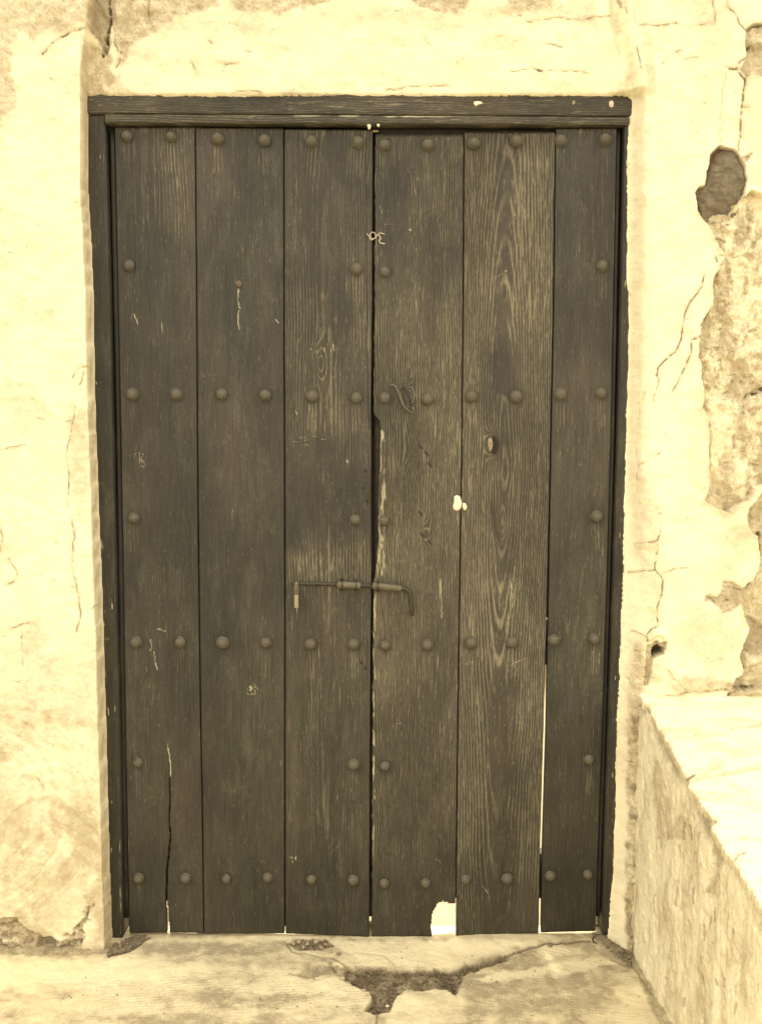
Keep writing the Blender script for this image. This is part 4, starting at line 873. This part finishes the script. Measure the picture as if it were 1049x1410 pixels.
# rails, stiles and cover strips on the back of each leaf
def backboard(name, leaf, x0, x1, y0, y1, Y, th):
    a = onY(x0, y0, Y); b = onY(x1, y1, Y); return box(name, min(a[0], b[0]), max(a[0], b[0]), Y, Y + th, min(a[2], b[2]), max(a[2], b[2]), M_back, leaf, .002)
for leaf, xa, xb in ((leafL, 172, 505), (leafR, 521, 828)):
    for yr in (198, 545, 884, 1206): backboard('rail', leaf, xa, xb, yr - 32, yr + 32, YD + .020, .035)
def strip(name, leaf, lf, rf, y0, y1, Y, th, mat=None, nx=4, ny=40):
    t = np.linspace(0, 1, ny); s = np.linspace(0, 1, nx); T, Sg = np.meshgrid(t, s, indexing='ij'); y = y0 + (y1 - y0) * T; x = lf(y) + (rf(y) - lf(y)) * Sg
    P = onY(x, y, Y); Z0 = np.zeros(x.shape)
    return solid(name, P, th, None, mat or M_back, leaf, {'ring': Z0, 'wood': wattr(Z0 + .1, Z0, Z0 + .2)})
strip('stile', leafL, off(SEAM[0], -6.8), off(SEAM[0], 26), 173, 1265, YD + .0095, .0245, M_frame) if False else None
strip('edge_strip', leafL, off(SEAM[0], -6.5), off(SEAM[0], -.4), 174, 1264, YD + .008, .05, M_frame)
strip('edge_strip', leafR, off(SEAM[6], .4), off(SEAM[6], 5.0), 176, 1262, YD + .007, .05, M_frame)
for (leaf, k, ye) in ((leafL, 1, 1288), (leafL, 2, 1275), (leafR, 4, 1236), (leafR, 5, 850)):
    strip('cover_strip', leaf, off(SEAM[k], -9), off(SEAM[k], 9), 186, ye, YD + .0172, .0025)
strip('cover_strip', leafL, lambda y: 222 + 0 * y, lambda y: 243 + 0 * y, 1050, 1240, YD + .0172, .0022)  # unseen strip added behind the plank crack to block the yard light
strip('meeting_stile', leafL, off(SEAM[3], -22), off(SEAM[3], 16), 182, 1262, YD + .0172 + .04, .03)
strip('cover_strip', leafR, off(SEAM[3], 3), off(SEAM[3], 22), 186, 1290, YD + .0172, .0025)

# studs: one domed mesh, shared
def dome(name):
    prof = [(1.10, .0), (1.06, .05), (.99, .18), (.93, .40), (.80, .64), (.62, .84), (.40, .97), (.18, 1.03)]
    seg = 24; V = []; r = random.Random(5)
    for a, hgt in prof:
        for k in range(seg):
            t = 2 * math.pi * k / seg; q_ = r.uniform(.965, 1.03); V.append((a * q_ * math.cos(t), -hgt * r.uniform(.97, 1.03), a * q_ * math.sin(t)))
    V.append((0, -1.04, 0)); n = len(prof)
    Fc = [(i * seg + k, i * seg + (k + 1) % seg, (i + 1) * seg + (k + 1) % seg, (i + 1) * seg + k) for i in range(n - 1) for k in range(seg)]
    Fc += [((n - 1) * seg + k, (n - 1) * seg + (k + 1) % seg, n * seg) for k in range(seg)]
    me = bpy.data.meshes.new(name); me.from_pydata(V, [], Fc); me.polygons.foreach_set('use_smooth', np.ones(len(me.polygons), bool)); me.materials.append(M_stud); me.update(); return me
stud_me = dome('stud'); rs = random.Random(3)
for ri, row in enumerate(STUDS):
    for (sx, sy) in row:
        p = onY(sx, sy, YD - .001); leaf = leafL if sx < 512 else leafR
        o = bpy.data.objects.new('stud', stud_me); COL.objects.link(o); o.parent = PL[max(k for k in range(1, 7) if sx > SEAM[k - 1](sy))]
        rr_ = (.0151 if ri in (0, 2, 4) else .0144) * rs.uniform(.88, 1.05); 
        if ri == 6: rr_ *= .93
        if 515 < sx < 540: rr_ *= .92
        o.scale = (rr_, rr_ * rs.uniform(.82, 1.0), rr_ * rs.uniform(.94, 1.04)); o.rotation_euler = (rs.uniform(-.2, .2), rs.uniform(0, 6.28), rs.uniform(-.2, .2))
        o.location = (p[0], p[1] - .0006, p[2])
# parts are placed in world coordinates: cancel the parents' offset
for o in list(COL.objects):
    if o.parent is not None and o.parent.type == 'EMPTY' and o.parent.location.length > 0:
        o.matrix_parent_inverse = Matrix.Translation(o.parent.location).inverted()
def at(px, py, Y): return Vector(onY(px, py, Y))
def fix(o):
    if o.parent is not None:
        root = o.parent
        if root.type == 'EMPTY': o.matrix_parent_inverse = Matrix.Translation(root.location).inverted()
    return o

# ---- sliding bolt on the left leaf, its keeper on the right leaf
YB = YD - .015
rod = fix(tube('bolt_rod', [at(400, 803, YB), at(406, 803, YB), at(412, 803.5, YB), at(440, 804, YB), at(470, 805, YB), at(500, 806.5, YB), at(516, 807, YB)], [.0032, .0036, .0048, .0052, .0052, .0052, .0052], M_iron, leafL))
def sleeve(leaf, a, b, rad, mat, seed):
    r = random.Random(seed); pts = []; rads = []
    n = 12
    for k in range(n + 1):
        t = k / n; pts.append(at(a[0] + (b[0] - a[0]) * t, a[1] + (b[1] - a[1]) * t, YB - .0005)); rads.append(rad * (1 + r.uniform(-.05, .05)) * (.86 if k in (0, n) else 1))
    return fix(tube('sleeve', pts, rads, mat, leaf, 16))
sleeve(leafL, (464, 805), (497, 806.5), .0092, M_sleeve, 1); sleeve(leafR, (512.5, 806), (553, 810.5), .0088, M_sleeve, 2)
hp = smoothpath([(548, 810), (557, 811), (562.5, 814), (565.5, 821), (566.5, 832), (566.5, 841), (567, 848)], 5)
fix(tube('bolt_handle', [at(p[0], p[1], YB - .002) for p in hp], [.0062] * (len(hp) - 6) + [.0058, .0056, .005, .0045, .004, .003], M_iron, leafR))
for leaf, q in ((leafL, (471, 798)), (leafL, (490, 798)), (leafR, (520, 800))):
    fix(tube('staple', [at(q[0], q[1], YD + .002), at(q[0], q[1] + 2, YB - .006), at(q[0] + .5, q[1] + 7, YB - .011), at(q[0], q[1] + 13, YB - .006), at(q[0], q[1] + 15, YD + .002)], .0016, M_iron, leaf, 8))
# padlock hanging from the eye of the bolt
pk = empty('padlock', at(408, 806, YB)); tag(pk, 'small pale grey padlock hanging from the left end of the sliding bolt', 'padlock')
yb = YB - .006
fix(tube('shackle', [at(406.6, 820, yb), at(406.7, 808, yb), at(407.0, 803, yb - .001), at(408.4, 801.6, yb - .001), at(409.4, 804, yb), at(409.4, 820, yb)], .0013, M_zinc, pk, 8))
a = at(405.4, 819, yb); b = at(411, 837, yb)
fix(box('lock_body', a.x, b.x, yb - .004, yb + .004, b.z, a.z, M_zinc, pk, .001))
fix(tube('key_tail', [at(408.6, 837, yb), at(409, 841, yb), at(409.6, 846, yb)], [.0012, .001, .0005], M_zinc, pk, 6))
# iron latch hook on the right leaf
hk = smoothpath([(536, 531), (540, 530), (545, 533), (549, 541), (552, 550), (556, 559), (561, 565), (567, 568), (571, 566)], 5)
n = len(hk); fix(tube('latch_hook', [at(p[0], p[1], YD - .002 - .006 * math.sin(math.pi * i / (n - 1))) for i, p in enumerate(hk)], [.0012 + .0018 * math.sin(math.pi * i / (n - 1)) for i in range(n)], M_stud, leafR, 10))
hk2 = smoothpath([(552, 537), (556, 533), (561, 541), (565, 552), (566, 562)], 5); n = len(hk2)
fix(tube('latch_hook', [at(p[0], p[1], YD - .001) for p in hk2], [.0008 + .0014 * math.sin(math.pi * i / (n - 1)) for i in range(n)], M_iron, leafR, 8))
# knots and plaster bits on the planks
o = fix(lump('wood_plug', [(674, 602), (677, 604), (678.5, 611), (677.5, 618), (675, 623), (672, 619), (671, 611), (672, 605)], YD, .006, M_plug, leafR, 1))
def bit(poly, Y, hgt, lab, seed, mat=None, name='plaster_blob', leaf=None):
    o = lump(name, poly, Y, hgt, mat or M_white, leaf, seed); 
    return fix(o) if leaf else tag(o, lab, 'plaster blob')
bit([(625, 683), (629, 681.5), (633, 683), (635, 689), (636, 694), (634, 701), (629, 704), (624, 702), (623, 697), (625, 690)], YD, .006, None, 2, leaf=leafR)
bit([(637, 692), (641, 693), (643, 698), (641, 703), (638, 702), (636, 698)], YD, .005, None, 3, leaf=leafR)
bit([(505, 172), (509, 171), (511, 173), (510, 178), (507, 179), (506, 175)], .0435, .006, None, 4, leaf=frame)
bit([(519, 171), (522, 171), (523, 173.5), (521, 175.5), (519, 174)], .0435, .005, None, 5, leaf=frame)
bit([(652, 140), (657, 139.5), (663, 140), (664, 143), (658, 144.5), (655, 147), (652, 144)], .046, .003, None, 6, leaf=frame)
bit([(838, 140), (842, 138), (845, 141), (844, 147), (841, 149), (838, 146)], .046, .003, None, 7, M_string, leaf=frame)
bit([(788, 139), (791, 138), (792, 142), (789, 145), (787, 142)], .046, .002, None, 8, M_plug, leaf=frame)
bit([(164, 127), (167, 126.5), (169, 129), (167, 131), (164, 130)], .046, .004, None, 9, leaf=frame)
for i, (px_, py_, a_, b_) in enumerate(((866, 222, 3, 7), (866, 232, 2, 4), (867, 320, 1.5, 5), (867, 370, 2, 3), (868, 402, 2, 5), (868, 262, 1.4, 5), (868, 292, 1.2, 6))):
    bit([(px_ + a_ * math.cos(t) * (1 + .2 * math.sin(3 * t + i)), py_ + b_ * math.sin(t)) for t in np.linspace(0, 6.28, 9)[:-1]], .047, .005, None, 20 + i, leaf=frame)
fix(lump('nail_head', [(324, 391), (326, 387), (330, 386), (334, 389), (334, 393), (331, 396), (326, 395)], YD, .005, M_rust, leafL, 11))
# knotted string left at the meeting of the leaves
st = empty('string_scrap', at(515, 325, YD - .004)); tag(st, 'short curl of pale string caught high between the two door leaves', 'string')
ys_ = YD - .005
ring_pts = [(505, 322), (508, 325), (510, 330), (514, 329.5), (517, 326), (516, 321), (512, 320), (509.5, 323), (511, 328), (516, 328), (520, 323), (524, 321), (529, 322.5)]
fix(tube('strand', [at(x_, y_, ys_ - .002 * (i % 2)) for i, (x_, y_) in enumerate(smoothpath(ring_pts, 5))], .0011, M_string, st, 8))
fix(tube('strand', [at(x_, y_, ys_) for x_, y_ in smoothpath([(521, 323), (524, 328), (522, 332), (525, 335), (530, 335.5)], 5)], .0012, M_string, st, 8))

# ================================================================== CRUMBS AND GRAVEL
def rock(seed, sub=1):
    import bmesh
    bm = bmesh.new(); bmesh.ops.create_icosphere(bm, subdivisions=sub, radius=1); r = random.Random(seed)
    for v in bm.verts: v.co *= r.uniform(.68, 1.2)
    for v in bm.verts: v.co.z *= .65
    V = np.array([v.co[:] for v in bm.verts]); Fa = np.array([[v.index for v in f.verts] for f in bm.faces]); bm.free(); return V, Fa
protos = [rock(i) for i in range(6)]
def scatter(name, poly, n, r0, r1, mat, seed, z0=0.0, kind='stuff'):
    r = random.Random(seed); P = np.array(poly, float); Vs = []; Fs = []; base = 0; tries = 0; c = 0
    while c < n and tries < n * 30:
        tries += 1; x = r.uniform(P[:, 0].min(), P[:, 0].max()); y = r.uniform(P[:, 1].min(), P[:, 1].max())
        if sdf(np.array([x]), np.array([y]), poly)[0] > 0: continue
        w3 = onZ(x, y, z0); V, Fa = protos[r.randrange(6)]; s_ = r0 + (r1 - r0) * r.random() ** 2.5; a_ = r.uniform(0, 6.28)
        Rm = np.array([[math.cos(a_), -math.sin(a_), 0], [math.sin(a_), math.cos(a_), 0], [0, 0, 1]])
        Vs.append((V * s_) @ Rm.T + w3 + np.array([0, 0, s_ * .25])); Fs.append(Fa + base); base += len(V); c += 1
    o = mk(name, np.concatenate(Vs), np.concatenate(Fs), mat, None, False); tag(o, kind=kind); return o
tag(scatter('gravel', PIT, 900, .0007, .0042, M_grit, 1, -.012), 'dark loose gravel in the broken pit of the floor before the door', 'gravel')
tag(scatter('grit', [(150, 1316), (152, 1304), (178, 1290), (204, 1287), (186, 1304), (165, 1316)], 260, .0008, .0035, M_grit, 2, .003), 'dark grit heaped at the foot of the left door post', 'grit')
tag(scatter('grit', [(398, 1306), (404, 1294), (450, 1294), (462, 1304), (430, 1310)], 240, .0006, .003, M_grit, 3), 'grit and crumbs on the floor below the seam of the left leaf', 'grit')
tag(scatter('grit', [(814, 1296), (826, 1286), (848, 1292), (872, 1316), (868, 1332), (846, 1314)], 300, .0007, .0034, M_grit, 4, .003), 'grit heaped between the right door post and the ledge', 'grit')
tag(scatter('grit', [(638, 1340), (690, 1316), (752, 1300), (752, 1304), (700, 1324), (650, 1340)], 200, .0005, .002, M_grit, 5), 'fine grit filling the long crack in the floor', 'grit')
tag(scatter('grit', [(160, 1300), (860, 1298), (900, 1400), (60, 1400)], 420, .0005, .0022, M_grit, 6), 'loose grit strewn thinly over the floor before the door', 'grit')
import bmesh
def chunk(px_, py_, rpx, lab, grp=None, mat=None, flat=.6, seed=0, z=.004):
    w3 = onZ(px_, py_, z); bm = bmesh.new(); bmesh.ops.create_icosphere(bm, subdivisions=2, radius=1); r = random.Random(seed)
    ax = [Vector((r.gauss(0, 1), r.gauss(0, 1), r.gauss(0, 1))).normalized() for _ in range(9)]; lv = [r.uniform(.55, .85) for _ in ax]
    for v in bm.verts:
        for a_, l_ in zip(ax, lv):
            d_ = v.co.dot(a_)
            if d_ > l_: v.co -= a_ * (d_ - l_)
    rm = rpx * .0017
    for v in bm.verts: v.co = Vector((v.co.x * rm * 1.25, v.co.y * rm, v.co.z * rm * flat)) * (1 + r.uniform(-.05, .05))
    me = bpy.data.meshes.new('mortar_chunk'); bm.to_mesh(me); bm.free(); me.polygons.foreach_set('use_smooth', np.zeros(len(me.polygons), bool))
    o = link('mortar_chunk', me, mat or M_chunk); o.location = (w3[0], w3[1], z + rm * flat * .4); o.rotation_euler = (0, 0, r.uniform(0, 6.28)); tag(o, lab, 'mortar chunk', grp); return o
GL = 'broken mortar crumbs at the foot of the left post'; GR = 'broken mortar crumbs by the right post'; GM = 'broken mortar crumbs under the left leaf'
M_dchunk = simple('dark_mortar_chunk', (.21, .165, .10), .95, 120, .6, .002)
for i, (x_, y_, r_) in enumerate(((158, 1308, 4.5), (166, 1303, 4), (176, 1300, 3.4), (187, 1295, 3), (171, 1309, 3), (160, 1300, 3.2), (181, 1304, 2.6), (152, 1314, 3))):
    chunk(x_, y_, r_, 'broken mortar crumb in the dark heap at the foot of the left post', GL, M_dchunk, .7, i + 10)
for i, (x_, y_, r_) in enumerate(((404, 1300, 4), (412, 1297, 3.4), (424, 1300, 3.6), (436, 1298, 3.8), (448, 1301, 3), (418, 1305, 2.6), (442, 1305, 2.6), (456, 1310, 2.6), (430, 1294, 2.6))):
    chunk(x_, y_, r_, 'broken mortar crumb on the floor just below the left leaf', GM, None, .7, i + 30)
for i, (x_, y_, r_) in enumerate(((832, 1293, 3.6), (840, 1300, 4), (849, 1304, 4), (857, 1311, 3.4), (863, 1305, 4.5), (866, 1320, 3.2), (848, 1296, 3), (836, 1305, 2.6))):
    chunk(x_, y_, r_, 'broken mortar crumb in the heap between right post and ledge', GR, M_dchunk, .75, i + 50)
chunk(467, 1313, 4.5, 'pale broken mortar flake beside the dark pit in the floor', None, M_chunk, .4, 71)
chunk(757, 1302.5, 4.2, 'small dark stone lying in the floor crack before the right leaf', None, M_stone, .6, 72)
chunk(533, 1386, 2.6, 'tiny pale pebble at the front of the dark pit', None, M_white, .7, 73, -.008)
tw = smoothpath([(826, 1287.5), (820, 1289), (816, 1293), (817, 1297), (822, 1299)], 5)
o = tube('twig', [Vector(onZ(x_, y_, .008)) for x_, y_ in tw], [.003 - .0018 * i / len(tw) for i in range(len(tw))], M_iron, None, 8); tag(o, 'short dark curled twig on the threshold at the foot of the right leaf', 'twig')
